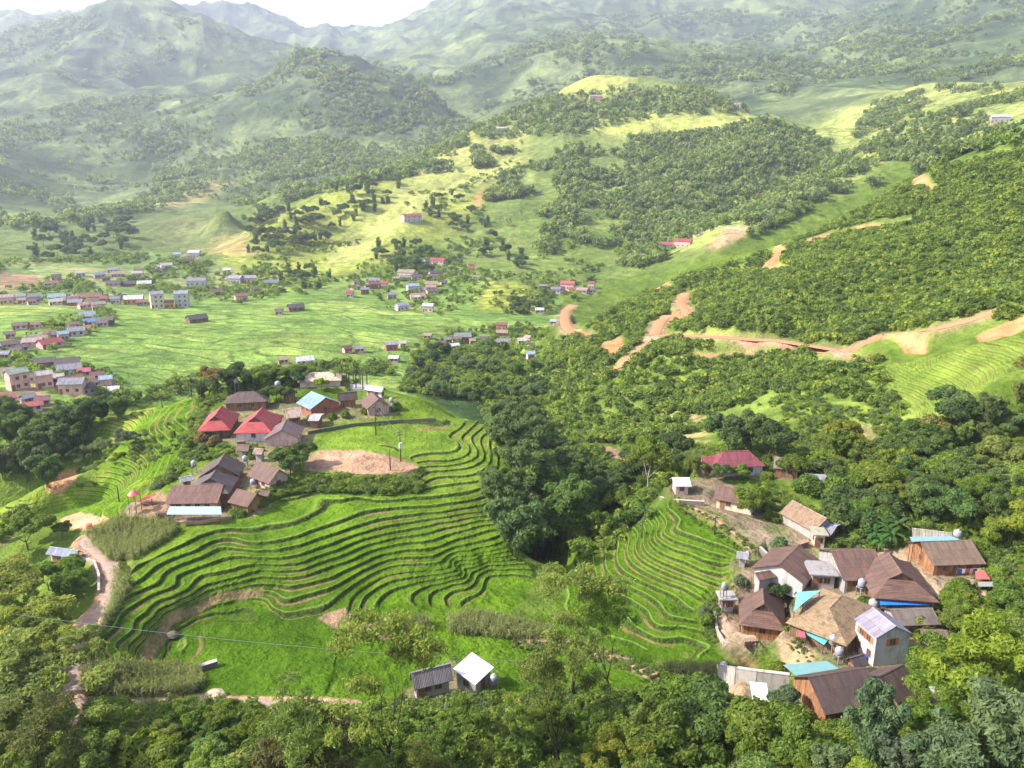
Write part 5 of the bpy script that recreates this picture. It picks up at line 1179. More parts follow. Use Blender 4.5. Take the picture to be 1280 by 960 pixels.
# ---- foreground
gF = 'trees of the foreground slope'
for k, px, py, h, c, lab, w in [
 ('airy', 712, 872, 18, G_FEA, 'airy feathery tree with forked dark trunk before the dirt path, left of the pair', .85), ('airy', 765, 872, 15, G_FEA, 'airy feathery tree leaning right before the dirt path, right of the pair', .8),
 ('airy', 700, 965, 15, G_FEA, 'slender leaning feathery tree in the foreground below the dirt path', .7), ('airy', 478, 990, 19, G_FEA, 'feathery foreground tree in front of the grey farmhouse', .75), ('airy', 420, 992, 13, G_FEA, 'feathery foreground tree left of the grey farmhouse', .8),
 ('airy', 648, 905, 10, G_FEA, 'thin feathery tree left of the forked pair', 1.0), ('airy', 560, 1000, 7, (.15, .19, .05), 'feathery tree below the grey farmhouse', 1.0), ('feather', 390, 990, 9, (.13, .13, .06), 'brownish feathery tree at the bottom, left of centre', 1.0),
 ('feather', 12, 840, 10, G_FEA, 'broad light green feathery tree at the left edge above the road bend', 1.2), ('feather', 52, 805, 7.5, G_FEA, 'light green feathery tree left of the concrete road', 1.1), ('feather', 0, 785, 10, G_FEA, 'light green feathery tree cut by the left edge', 1.2), ('broad', 84, 752, 5.5, G_MID, 'dark dense tree inside the road bend', 1.1), ('feather', 40, 905, 11, G_FEA, 'tall light green feathery tree at the lower left', 1.2),
 ('feather', 8, 955, 12, G_FEA, 'light green feathery tree in the bottom left corner', 1.2), ('feather', 80, 965, 8, G_FEA, 'feathery tree beside the path at the lower left', 1.1), ('airy', 45, 1010, 11, (.15, .18, .06), 'sparse tree with dark slanting branch in the bottom left corner', 1.0), ('feather', 25, 765, 8, G_FEA, 'feathery tree left of the roadside teal roof', 1.1), ('broad', 62, 738, 5.5, G_MID, 'leafy tree under the roadside teal and grey roof', 1.1), ('broad', 90, 728, 5, G_MID, 'small leafy tree at the inner side of the road bend', 1.0),
 ('bamboo', 1085, 975, 13, G_GRY, 'tall grey-green bamboo plume in front of the big dark roofs', .62), ('bamboo', 1130, 990, 7.5, G_GRY, 'grey-green bamboo at the bottom right', 1.0), ('bamboo', 1180, 1000, 10, G_GRY, 'grey-green drooping bamboo right of the tall plume', 1.0), ('bamboo', 1040, 990, 6.5, G_GRY, 'low grey-green bamboo left of the tall plume', 1.0),
 ('feather', 1215, 900, 10, G_YEL, 'yellow-green feathery tree beside the small shaded field', 1.1), ('feather', 1255, 930, 12, G_YEL, 'yellow-green feathery tree at the lower right edge', 1.1), ('bamboo', 1240, 980, 12, G_GRY, 'grey-green bamboo in the bottom right corner', 1.0), ('feather', 1275, 870, 9, G_FEA, 'light green tree at the right edge above the corner bamboo', 1.0),
 ('broad', 850, 905, 7.5, G_MID, 'dense green tree right of the dirt path end', 1.1), ('broad', 885, 930, 8, G_DARK, 'dark dense tree below the white flat shelter', 1.1), ('broad', 830, 950, 8, G_MID, 'dense green tree at the bottom, right of centre', 1.1), ('broad', 935, 955, 8, G_MID, 'dense green tree at the bottom beside the fallen white tank', 1.1), ('broad', 990, 960, 7, G_MID, 'green tree below the big dark-brown roof', 1.0)]:
    plant(k, px, py, h, c, lab, gF, w)
scatter(['broad', 'shrub', 'feather'], [(110,925),(400,915),(700,915),(1000,925),(1280,905),(1290,1010),(100,1010)], 62, (3.2, 6.0), [G_MID, G_FEA, G_YEL, G_MID], {'broad': 'dense green tree in the thicket along the bottom of the photo', 'shrub': 'leafy shrub in the thicket along the bottom of the photo', 'feather': 'light feathery tree in the thicket along the bottom of the photo'}, 'thicket along the bottom of the photo', 50, 115, 2.6)
for px, py in [(262,925),(275,918),(288,926),(250,918),(300,920),(268,935)]: plant('banana', px, py, TR.uniform(3.0, 4.2), (.10, .19, .05), 'banana plant in the clump below the concrete path', 'banana plants below the path')
for px, py in [(792,650),(800,640),(783,660),(806,648)]: plant('banana', px, py, TR.uniform(3.5, 5), (.08, .16, .03), 'banana plant at the ravine edge beside the right terraces', 'banana plants at the ravine edge')
# ---- stands of bamboo on the slopes across the valley, every clump on its own
gB = 'trees and bamboo across the valley'
for poly, n, hr, lab in [
 ([(300,318),(310,285),(350,262),(400,250),(430,270),(425,300),(370,312),(330,322)], 42, (10, 17), 'dark bamboo clump on the nearest green spur left of the round hill'),
 ([(405,250),(415,232),(450,215),(490,215),(500,235),(480,262),(440,280)], 26, (11, 17), 'dark bamboo clump in the fold between the two lit green spurs'),
 ([(460,330),(475,300),(520,305),(550,330),(560,345),(500,345)], 22, (9, 14), 'dark bamboo clump above the hamlet at the foot of the round hill'),
 ([(345,350),(360,335),(420,340),(410,360),(360,362)], 12, (9, 13), 'dark bamboo clump on the low slope beside the valley floor'),
 ([(20,330),(40,300),(90,275),(150,262),(175,280),(160,310),(90,330),(50,335)], 48, (11, 18), 'dark bamboo clump on the hazy slope at the far left'),
 ([(520,265),(560,240),(600,250),(620,290),(640,330),(610,325),(570,290)], 24, (9, 15), 'dark bamboo clump on the terraced slope of the round hill'),
 ([(640,330),(665,300),(650,345)], 5, (10, 14), 'bamboo clump in the gully behind the lone mound'),
 ([(635,395),(690,388),(680,378),(640,380)], 8, (6, 9), 'dark bush clump in front of the lone yellow-green mound')]:
    scatter(['column', 'broad'], poly, n, (hr[0] * .8, hr[1] * .85), [G_DARK, (.11, .16, .06)], {'column': lab, 'broad': lab.replace('bamboo clump', 'round-crowned tree').replace('bush clump', 'round-crowned tree')}, gB, 380, 1500, 5, (.95, 1.25))
finish_labels()
log('trees', len(PLANTED))
# ---------------------------------------------------------------- plants nobody could count
def tuft(name, rs, n, size, cols, mat, hgt=1.0, lobes=4, **k):
    c = [(rs.normal() * .38, rs.normal() * .38, hgt * (.35 + .45 * rs.rand())) for _ in range(lobes)]; r = [(.42 * (.8 + .5 * rs.rand()),) * 2 + (.38 * hgt,) for _ in c]
    V, Q = leaves(rs, c, r, n, size, **k); return npmesh(name, V, Q, mat)
def collection(name, meshes):
    c = bpy.data.collections.new(name)
    for i, me in enumerate(meshes): o = bpy.data.objects.new(me.name, me); c.objects.link(o)
    return c
def gn_group(colln):
    g = bpy.data.node_groups.new('scatter_' + colln.name, 'GeometryNodeTree')
    g.interface.new_socket('Geometry', in_out='INPUT', socket_type='NodeSocketGeometry'); g.interface.new_socket('Geometry', in_out='OUTPUT', socket_type='NodeSocketGeometry')
    N = g.nodes.new; i = N('NodeGroupInput'); o = N('NodeGroupOutput'); ci = N('GeometryNodeCollectionInfo'); ci.inputs['Collection'].default_value = colln; ci.inputs['Separate Children'].default_value = True; ci.inputs['Reset Children'].default_value = True
    ip = N('GeometryNodeInstanceOnPoints'); ip.inputs['Pick Instance'].default_value = True
    def at_(n, t): a = N('GeometryNodeInputNamedAttribute'); a.data_type = t; a.inputs[0].default_value = n; return [s for s in a.outputs if s.enabled and s.name == 'Attribute'][0]
    g.links.new(i.outputs[0], ip.inputs['Points']); g.links.new(ci.outputs[0], ip.inputs['Instance']); g.links.new(at_('pidx', 'INT'), ip.inputs['Instance Index'])
    g.links.new(at_('rot', 'FLOAT_VECTOR'), ip.inputs['Rotation']); g.links.new(at_('scl', 'FLOAT_VECTOR'), ip.inputs['Scale']); g.links.new(ip.outputs[0], o.inputs[0]); return g
def stuff(name, label, P, scl, npro, colln, rs, tilt=.15):
    n = len(P); me = bpy.data.meshes.new(name); me.vertices.add(n); me.vertices.foreach_set('co', P.astype(np.float32).ravel())
    a = me.attributes.new('pidx', 'INT', 'POINT'); a.data.foreach_set('value', rs.randint(0, npro, n).astype(np.int32))
    a = me.attributes.new('rot', 'FLOAT_VECTOR', 'POINT'); a.data.foreach_set('vector', np.stack([rs.normal(size=n) * tilt, rs.normal(size=n) * tilt, rs.rand(n) * 6.28], 1).astype(np.float32).ravel())
    a = me.attributes.new('scl', 'FLOAT_VECTOR', 'POINT'); a.data.foreach_set('vector', scl.astype(np.float32).ravel())
    o = bpy.data.objects.new(name, me); S.collection.objects.link(o); m = o.modifiers.new('scatter', 'NODES'); m.node_group = gn_group(colln)
    o['kind'] = 'stuff'; o['label'] = label; return o
def sample(poly, d0, d1, n, rs, amin=-.8, amax=.8, vis=True, dens=None, avoid=True, near_p=2.0):
    """points spread evenly over the real ground, kept where the outline covers them"""
    xs = [p[0] for p in poly]; a, _ = ray(np.array([min(xs), max(xs)]) + np.array([-60, 60]), np.array([450., 450.])); out = np.zeros((0, 3)); tries = 0
    while len(out) < n and tries < 60:
        tries += 1; m = 40000; d = np.sqrt(rs.uniform(d0 ** 2, d1 ** 2, m)) if near_p == 2 else d0 * (d1 / d0) ** rs.rand(m); az = rs.uniform(a[0], a[1], m); x = d * np.sin(az); y = d * np.cos(az); z = ground(x, y)
        px, py = project(x, y, z); k = in_poly(px, py, poly)
        if vis:
            c = np.clip(colf(az).astype(int), 0, NC - 1); r = np.clip(np.searchsorted(ROWS, d), 0, NR - 1); k &= (z / d) > TMAX[r, c] - .006
        ci = np.clip(colf(az).astype(int), 0, NC - 1); ri = np.clip(np.searchsorted(ROWS, d) - 1, 0, NR - 1)
        if avoid: k &= (BARE[ri, ci] < .3)
        if dens is not None: k &= rs.rand(m) < dens(x, y, px, py)
        out = np.concatenate([out, np.stack([x, y, z], 1)[k]])
    return out[:n]
RS = np.random.RandomState(21)
# ground that stays bare: roads, earth, yards, paddies
_er = (col[..., 0] > col[..., 1] * 1.12).astype(np.float32)
BARE = np.maximum(np.where(DD > 200, (blur(road_mask, 3, 2) > .15) * 1.0, road_mask), np.where(DD > 200, (blur(_er, 3, 1) > .2) * 1.0, _er))
for c, u, hl, hw, zg in PADS:
    dd = math.hypot(*c); R_ = hl + hw + 5; rr0, rr1 = np.searchsorted(ROWS, [dd - R_, dd + R_]); a0 = math.atan2(c[0], c[1]); cc0, cc1 = np.searchsorted(COLS, [a0 - R_ / dd, a0 + R_ / dd])
    s_ = (slice(rr0, rr1), slice(cc0, cc1)); lx = (X[s_] - c[0]) * u[0] + (Y[s_] - c[1]) * u[1]; ly = -(X[s_] - c[0]) * u[1] + (Y[s_] - c[1]) * u[0]
    BARE[s_] = np.maximum(BARE[s_], (np.maximum(np.abs(lx) - hl, np.abs(ly) - hw) < .4))
L_D = m_leafc('leaves_dark', (.11, .165, .034)); L_M = m_leafc('leaves_mid', (.165, .24, .042)); L_Y = m_leafc('leaves_light', (.24, .305, .055)); L_B = m_leafc('leaves_forest', (.15, .20, .075)); L_F = m_leafc('leaves_forest_light', (.30, .35, .13)); L_G = m_leafc('leaves_greygreen', (.18, .23, .10)); L_C = m_leafc('maize_leaves', (.27, .29, .12))
cShrub = collection('hill_shrubs', [tuft('shrub_tuft', RS, 130, .22, None, m, 1.0, 4, shell=.6) for m in (L_D, L_M, L_Y, L_D, L_M, L_Y)])
cWood = collection('forest_crowns', [tuft('forest_tuft', RS, 70, .30, None, m, 1.3, 4, shell=.6) for m in (L_B, L_F, L_B, L_M, L_F)])
cLow = collection('undergrowth_tufts', [tuft('low_tuft', RS, 110, .20, None, m, .8, 4, shell=.4, aspect=2.4) for m in (L_M, L_Y, L_M, L_G, L_D)])
cBush = collection('thicket_bushes', [tuft('thicket_tuft', RS, 420, .13, None, m, 1.0, 6, shell=.5, aspect=1.9) for m in (L_M, L_D, L_Y, L_G, L_M, L_Y)])
def maize(rs, mat):
    V = []; Q = []
    for k in range(9):
        a = rs.rand() * 6.28; z0 = .25 + .09 * k; L = .5 + .2 * rs.rand(); b = len(V); s = np.array([-math.sin(a), math.cos(a), 0]) * .035; o = np.array([math.cos(a), math.sin(a), 0])
        for t, w in ((0, 1), (.5, 1.1), (1, .15)):
            p = o * L * t + np.array([0, 0, z0 + .5 * t - .62 * t * t]); V += [tuple(p - s * w), tuple(p + s * w)]
        Q += [(b, b + 1, b + 3, b + 2), (b + 2, b + 3, b + 5, b + 4)]
    b = len(V); V += [(-.02, 0, 0), (.02, 0, 0), (.012, 0, 1.25), (-.012, 0, 1.25), (0, -.02, 0), (0, .02, 0), (0, .012, 1.25), (0, -.012, 1.25)]; Q += [(b, b+1, b+2, b+3), (b+4, b+5, b+6, b+7)]
    for k in range(3): b = len(V); a = k * 2.1; V += [(0, 0, 1.2), (.02, .02, 1.2), (math.cos(a) * .12 + .02, math.sin(a) * .12, 1.45), (math.cos(a) * .12, math.sin(a) * .12, 1.45)]; Q += [(b, b+1, b+2, b+3)]
    return npmesh('maize_plant', V, Q, mat)
cMaize = collection('maize_plants', [maize(RS, L_C) for _ in range(4)])
def S3(n, lo, hi, zf=1.0, p=1.0):
    s = lo + (hi - lo) * RS.rand(n) ** p; return np.stack([s, s, s * zf * (.85 + .3 * RS.rand(n))], 1)
nz = lambda x, y, s, k: fbm(x / s, y / s, 3, k)
# right hill
HP = [(690,445),(700,425),(740,405),(790,375),(860,345),(960,316),(1000,300),(1100,250),(1150,217),(1460,150),(1460,405),(1210,400),(1180,408),(1100,418),(1050,436),(1010,446),(1030,462),(1090,452),(1120,455),(1110,485),(1130,520),(1060,500),(985,508),(890,515),(890,540),(800,550),(780,560),(740,575),(700,560),(660,500)]
P = sample(HP, 215, 640, 23000, RS, dens=lambda x, y, px, py: np.where((px > 940) & (py < 440) & (py > 300) | (px > 1120) & (py < 440), 1.0, .3 + .55 * (nz(x, y, 30, 81) > -.05)))
n = len(P); stuff('shrubland', 'dense green shrubs covering the hillside on the right', P, S3(n, .9, 3.3, .95, 1.8), 6, cShrub, RS)
# round hill forest, gullies, ridge woods
P = sample([(590,160),(640,130),(760,112),(870,110),(940,120),(950,140),(800,150),(720,170),(600,175)], 850, 1450, 900, RS)
P2 = sample([(680,180),(760,175),(860,170),(960,150),(1040,180),(1035,225),(980,260),(900,285),(850,305),(790,335),(740,345),(690,300),(700,240),(660,200)], 700, 1300, 4400, RS, dens=lambda x, y, px, py: np.where((px > 780), .35 + .65 * (nz(x, y, 40, 82) > -.12), (nz(x, y, 40, 82) > .13) * 1.0))
P3 = sample([(590,185),(640,190),(700,240),(690,320),(640,300),(600,240)], 700, 1200, 700, RS, dens=lambda x, y, px, py: (nz(x, y, 50, 83) > .05) * 1.0)
P4 = sample([(1090,130),(1180,110),(1460,110),(1460,150),(1150,190),(1040,230),(900,300),(1060,180)], 600, 1500, 1500, RS, dens=lambda x, y, px, py: (nz(x, y, 40, 84) > .06) * 1.0)
P5 = sample([(740,350),(860,320),(960,290),(1060,240),(1460,150),(1150,190),(1040,225),(960,265),(860,310)], 500, 1000, 420, RS, dens=lambda x, y, px, py: (nz(x, y, 30, 89) > .0) * .8)
P = np.concatenate([P, P2, P3, P4, P5]); n = len(P); stuff('forest', 'patchy forest covering the round hill and its gullies', P, S3(n, 3.2, 6.2, 1.15), 5, cWood, RS)
# far mountains
P = sample([(-20,130),(60,100),(300,80),(480,90),(600,160),(560,215),(420,235),(330,265),(240,245),(200,262),(100,280),(-20,290)], 950, 2500, 6500, RS, dens=lambda x, y, px, py: np.where((py > 175) & (px > 190) & (px < 620), .12 + .88 * (nz(x, y, 80, 85) > 0), np.clip((nz(x, y, 140, 85) - .12 + nz(x, y, 40, 91) * .7) * 4, 0.02, 1) * .6))
P2 = sample([(-20,40),(180,10),(320,50),(480,80),(560,100),(640,60),(760,20),(1460,-10),(1460,110),(1000,130),(800,95),(620,150),(300,80),(-20,130)], 1800, 5200, 9000, RS, dens=lambda x, y, px, py: np.clip((nz(x, y, 260, 86) + nz(x, y, 70, 92) * .7) * 4, .03, 1))
n = len(P); stuff('forest', 'dark woodland on the slopes of the left mountains', P, S3(n, 3.2, 7.0, 1.15), 5, cWood, RS)
P2 = P2[:5500]; n = len(P2); stuff('forest', 'distant hazy woods on the high mountains', P2, S3(n, 6, 13, .9), 5, cWood, RS)
# scrub sprinkled over the lit spurs and the valley rim
P = sample([(200,330),(300,270),(430,230),(560,170),(640,160),(700,250),(760,330),(700,400),(640,380),(560,350),(430,350),(380,372),(300,372)], 540, 1300, 900, RS, dens=lambda x, y, px, py: (nz(x, y, 45, 87) > .12) * 1.0)
PB = sample([(-10,330),(130,300),(260,330),(350,335),(340,375),(240,372),(130,360),(-10,372)], 560, 1000, 500, RS, dens=lambda x, y, px, py: (nz(x, y, 50, 88) > .1) * 1.0)
P = np.concatenate([P, PB]); n = len(P); stuff('scrub', 'scattered bushes on the bright spurs and at the valley edge', P, S3(n, 2.0, 4.2, 1.0), 6, cShrub, RS)
# village greenery in the valley
hm = []
for poly, k in [([(430,350),(450,330),(490,320),(560,320),(600,345),(600,375),(560,395),(480,385)], 330), ([(230,345),(330,345),(350,372),(300,382),(240,375)], 110), ([(10,345),(130,355),(160,378),(90,385),(10,375)], 70), ([(-5,440),(60,400),(130,385),(150,400),(60,450),(0,465)], 90), ([(20,455),(150,465),(150,500),(90,490),(20,480)], 50), ([(500,440),(560,415),(660,405),(700,430),(690,470),(640,450),(520,455)], 260), ([(640,345),(740,335),(745,360),(680,372)], 60), ([(170,492),(260,470),(400,455),(480,455),(500,470),(420,470),(330,470),(260,484),(180,505),(60,520)], 260), ([(605,378),(690,370),(690,392),(630,395)], 90)]:
    hm.append(sample(poly, 255, 900, k, RS))
P = np.concatenate(hm); n = len(P); stuff('scrub', 'garden bushes and hedges round the valley hamlets', P, S3(n, 1.2, 3.0, 1.1), 6, cShrub, RS)
# ravine, knoll edges, near ground
P = sample([(700,700),(640,690),(620,560),(600,500),(500,490),(520,440),(640,430),(700,520),(790,560),(860,560),(840,600),(800,650),(760,690)], 135, 450, 3200, RS)
n = len(P); stuff('undergrowth', 'dense dark undergrowth filling the ravine', P, S3(n, 1.0, 2.8, .9), 6, cShrub, RS)
P = np.concatenate([sample([(378,596),(470,600),(521,598),(530,610),(520,617),(380,616),(345,622),(330,632),(300,648),(290,645),(330,615),(360,596)], 140, 190, 700, RS, avoid=False), sample([(60,600),(100,560),(170,530),(240,520),(230,560),(170,590),(100,615)], 160, 260, 110, RS, dens=lambda x, y, px, py: (nz(x, y, 9, 90) > .0) * .8),
  sample([(225,575),(238,520),(260,505),(250,560),(300,560),(330,560),(300,575),(250,575),(205,608),(190,612)], 150, 230, 260, RS), sample([(-160,590),(100,590),(100,520),(160,505),(40,500),(-160,500)], 180, 330, 600, RS), sample([(240,498),(330,478),(480,470),(500,480),(400,480),(300,492),(250,512)], 180, 260, 200, RS)])
n = len(P); stuff('hedge_growth', 'rough bushes and weeds on the banks of the knoll', P, S3(n, .5, 1.5, .9, 1.5), 6, cBush, RS)
P = sample([(-200,700),(60,690),(110,720),(90,780),(85,900),(100,885),(400,888),(560,880),(700,870),(860,868),(960,880),(1000,900),(1100,890),(1180,885),(1240,830),(1480,830),(1480,1120),(-200,1120)], 42, 132, 8600, RS, near_p=1)
n = len(P); stuff('undergrowth', 'thick mixed undergrowth of the foreground slope', P, S3(n, .7, 1.9, .9, 1.3), 6, cBush, RS)
P = sample([(960,560),(1460,480),(1460,700),(1240,700),(1120,660),(1000,600),(930,600),(860,590),(850,560)], 120, 320, 2900, RS); P2 = sample([(950,600),(1040,660),(1120,680),(1240,700),(1460,700),(1460,820),(1190,820),(1150,700),(1040,690),(960,650)], 80, 170, 1200, RS)
P3 = sample([(985,500),(1130,520),(1150,560),(960,556)], 180, 300, 260, RS)
P = np.concatenate([P, P2, P3]); n = len(P); stuff('undergrowth', 'bushes and weeds round the right-hand hamlet', P, S3(n, .6, 1.7, .9, 1.2), 6, cBush, RS)
P = np.concatenate([sample(pl, 60, 200, k, RS, avoid=False) for pl, k in [([(108,672),(150,650),(215,655),(225,668),(170,700),(140,705)], 1500), ([(100,845),(130,835),(250,838),(255,860),(235,872),(110,872)], 1300), ([(560,775),(600,768),(690,790),(690,800),(640,800),(560,792)], 500), ([(470,782),(535,778),(537,786),(480,796)], 250), ([(170,888),(260,890),(255,902),(180,905)], 300), ([(820,835),(900,838),(900,855),(850,848)], 250), ([(145,715),(165,735),(150,760),(130,790),(122,830),(112,820),(140,760)], 260)]])
n = len(P); stuff('maize', 'grey-green maize plants standing in dense plots beside the road and path', P, S3(n, .95, 1.5, 1.2), 4, cMaize, RS)
P = np.concatenate([sample(pl, 70, 240, k, RS, avoid=False) for pl, k in [([(150,700),(165,715),(150,760),(128,800),(118,870),(104,860),(125,800),(155,740)], 500), ([(640,800),(760,812),(860,850),(850,862),(760,830),(640,808)], 260), ([(845,620),(950,685),(935,695),(850,640)], 120), ([(960,690),(1000,745),(1020,830),(1000,840),(980,800)], 120), ([(885,740),(900,765),(900,805),(880,800)], 160)]])
n = len(P); stuff('grass_tufts', 'grass and weed tufts along the road and path verges', P, S3(n, .3, .8, .8, 1.3), 5, cLow, RS)
log('stuff')
# ---------------------------------------------------------------- small things
def tank(label, px, py, base, h=1.7, r=.45, stand=0.0, colr=(.30, .30, .33), horiz=False, z=0.0, xyz=None, group='white water tanks of the hamlets'):
    x, y, zz = at(*base) if xyz is None else xyz
    # the tank stands over its base point; its own pixel fixes height
    a, t = ray(px, py); d = math.hypot(x, y); zt = float(t) * d
    x, y = d * math.sin(float(a)), d * math.cos(float(a)); hh = max(zt - zz, .3); root = empty('water_tank', (x, y, zz))
    if horiz: mb = MB(); mb.tube([(-h / 2, 0, hh), (-h * .45, 0, hh), (h * .45, 0, hh), (h / 2, 0, hh)], [r * .7, r, r, r * .7], 14); mb.build('tank', M['metal'], root, colr, smooth=True)
    else: mb = MB(); mb.lathe([(r * .5, -h * .35), (r * .97, -h * .3), (r, -h * .1), (r, h * .2), (r * .8, h * .33), (r * .3, h * .4)], 14, (0, 0, hh)); mb.build('tank', M['metal'], root, colr, smooth=True)
    l = MB(); l.lathe([(.2, 0), (.2, .12), (.05, .16)], 10, (0, 0, hh + (r * .95 if horiz else h * .38))); l.build('lid', M['metal'], root, (.5, .5, .55))
    top = hh - (r if horiz else h * .34); q = r * .8
    if top > .1:
        for sx in (-1, 1):
            for sy in (-1, 1): MB().box(sx * q - .05, sx * q + .05, sy * q - .05, sy * q + .05, -.4, top).build('leg', M['wood'], root, (.25, .23, .21))
        MB().box(-q - .1, q + .1, -q - .1, q + .1, top - .06, top).build('platform', M['wood'], root, (.3, .28, .25))
    root.rotation_euler = (0, 0, .4); return tag(root, label, 'water tank', group)
tank('white water tank on the flat roof of the squat outhouse', 905, 733, (907, 765)); tank('white water tank beside the small dark hut at the terrace edge', 934, 694, (930, 704), 1.7, .5)
tank('white round tank under the half-hipped gable of the big brown roof', 1077, 729, (1079, 745), 1.9, .6); tank('white tank standing behind the ridge of the two-storey house', 1092, 754, (1096, 775), 1.7, .75)
tank('white tank on the ridge of the house with laundry', 1197, 667, (1200, 690), 1.8, .7); tank('white tank at the corner of the concrete retaining wall', 905, 832, (905, 850), 1.4, .6)
tank('white tank between the straw-coloured roof and the two-storey house', 1041, 799, (1042, 815), 1.6, .6); tank('white tank lying beside the alley wall near the dark gable roof', 1049, 814, (1048, 826), 1.5, .6)
tank('fallen white cylinder tank in the bushes at the bottom', 990, 906, (992, 912), 3.0, .55, horiz=True); tank('round white tank at the lower right corner of the big dark roof', 1168, 866, (1168, 876), 1.6, 1.0)
tank('white tank on a tower behind the knoll hamlet', 347, 480, (347, 499), 2.0, .8); tank('white tank left of the brown-roofed house on the knoll', 306, 573, (306, 585), 1.5, .6); tank('white tank in front of the brown-roofed house on the knoll', 316, 602, (317, 610), 1.3, .6)
tank('white tank on a post left of the two dark roofs', 242, 579, (242, 592), 1.5, .6); tank('white tank right of the brown gabled house', 489, 500, (489, 514), 1.6, .6); tank('white tank beside the grey farmhouse', 617, 848, (617, 858), 1.6, .6)
tank('white tank behind the dark-brown hipped roof', 295, 476, (296, 492), 1.6, .6)
def pole(label, px, yt, yb, colr=(.06, .055, .05), arms=1, box=False, r=.13):
    x, y, z = at(px, yb); d = math.hypot(x, y); _, t = ray(px, yt); h = float(t) * d - z; root = empty('utility_pole', (x, y, z), .5)
    MB().tube([(0, 0, -.8), (0, 0, h * .5), (0, 0, h)], [r * 1.15, r, r * .75], 10).build('shaft', M['wood'], root, colr, True)
    for k in range(arms):
        zz = h - .45 - .7 * k; c = MB().box(-.9, .9, -.05, .05, zz, zz + .1).build('crossarm', M['wood'], root, colr)
        for q in (-.8, 0, .8): MB().lathe([(.05, 0), (.07, .06), (.04, .16)], 8, (q, 0, zz + .1)).build('insulator', M['concrete'], c, (.6, .58, .55))
    if box: MB().box(-.35, .35, -.55, -.12, h * .45, h * .62).build('transformer', M['metal'], root, (.6, .6, .6))
    return tag(root, label, 'utility pole', 'utility poles')
pole('dark utility pole with pale transformer box beside the drying ground', 501, 538, 577, box=True, arms=2); pole('plain dark post at the right corner of the drying ground', 488, 561, 588, arms=0); pole('utility pole in the paddy below the brown gabled house', 470, 507, 544)
pole('utility pole in the upper right terrace field', 893, 645, 668); pole('leaning dark pole on the left flank near the play tower', 149, 606, 627, arms=0); pole('utility pole at the edge of the right terraces by the bamboo', 802, 650, 672)
pole('utility pole on the ridge left of the knoll hamlet', 203, 494, 510); pole('tall pole at the far left of the knoll hamlet', 240, 472, 498); pole('tall thin pole right of the first one by the knoll trees', 252, 478, 500, arms=0)
# unfinished house on the knoll: bare concrete columns on a slab
x, y, z = at(440, 484); rt = empty('unfinished_house', (x, y, z), -.1)
MB().box(-4.6, 4.6, -2.6, 2.6, -1.2, .35).build('slab', M['concrete'], rt, W_GREY)
for i in range(5):
    for j in (0, 1):
        MB().box(-4.2 + 2.05 * i - .14, -4.2 + 2.05 * i + .14, -2.2 + 4.3 * j - .14, -2.2 + 4.3 * j + .14, .35, 5.0 - .2 * ((i * 7 + j) % 3)).build('column', M['concrete'], rt, (.10, .09, .08))
tag(rt, 'unfinished house of bare dark columns on a concrete slab behind the knoll roofs', 'building')
# play tower with red canopy and slide at the village square
x, y, z = at(170, 640); rt = empty('play_tower', (x, y, z), -.2)
for sx in (-1, 1):
    for sy in (-1, 1): MB().tube([(sx * .8, sy * .8, -.3), (sx * .8, sy * .8, 3.9)], .07, 8).build('post', M['metal'], rt, (.14, .09, .09))
MB().box(-.95, .95, -.95, .95, 1.7, 1.8).build('platform', M['wood'], rt, (.3, .2, .14)); MB().lathe([(1.25, 3.9), (1.2, 3.98), (.6, 4.5), (.05, 4.9)], 12).build('canopy', M['metal'], rt, (.62, .11, .09))
MB().slab([(-1.0, -3.4, .3), (-.3, -3.4, .3), (-.3, -.9, 1.8), (-1.0, -.9, 1.8)], .06).build('ladder', M['wood'], rt, (.16, .12, .1))
tag(rt, 'play tower with red cone canopy beside the village square', 'play tower')
x, y, z = at(184, 632); rt = empty('slide', (x, y, z), -.35)
MB().slab([(-1.9, -.7, .9), (1.9, -.7, 2.5), (1.9, .7, 2.5), (-1.9, .7, .9)], .12).build('chute', M['metal'], rt, (.58, .13, .11))
for sx in (-1, 1): MB().box(-1.9, 1.9, sx * .72 - .04, sx * .72 + .04, .85, .9).add([(-1.9, sx * .76, .9), (1.9, sx * .76, 2.5), (1.9, sx * .76, 2.8), (-1.9, sx * .76, 1.2)], [(0, 1, 2, 3)]).build('side_rail', M['metal'], rt, (.5, .1, .09))
for q in (-1.4, 1.4): MB().tube([(q, 0, -.4), (q, 0, 1.2 + q * .4)], .09, 8).build('leg', M['metal'], rt, (.13, .1, .1))
tag(rt, 'red slide beside the play tower', 'slide')
# retaining walls
def wall_line(label, pts, h, th, colr, name='retaining_wall', mat='concrete', cap=True, dz=0.0):
    P = [Vector(at(*p)) for p in pts]; c = sum(P, Vector()) / len(P); rt = empty(name, c); mb = MB(); cp = MB()
    for i in range(len(P) - 1):
        a, b = P[i] - c, P[i + 1] - c; n_ = Vector((-(b - a).y, (b - a).x, 0)).normalized() * th / 2; dn = Vector((0, 0, -1.2)); up = Vector((0, 0, h + dz))
        q = [a - n_, b - n_, b + n_, a + n_]; mb.add([p + dn for p in q] + [p + up for p in q], [(3,2,1,0),(4,5,6,7),(0,1,5,4),(1,2,6,5),(2,3,7,6),(3,0,4,7)])
        e = n_.normalized() * (th / 2 + .06); q = [a - e, b - e, b + e, a + e]
        if cap: cp.add([p + up for p in q] + [p + up + Vector((0, 0, .1)) for p in q], [(3,2,1,0),(4,5,6,7),(0,1,5,4),(1,2,6,5),(2,3,7,6),(3,0,4,7)])
    mb.build('wall', M[mat], rt, colr)
    if cap: cp.build('coping', M['concrete'], rt, (.42, .38, .33))
    return tag(rt, label, 'wall')
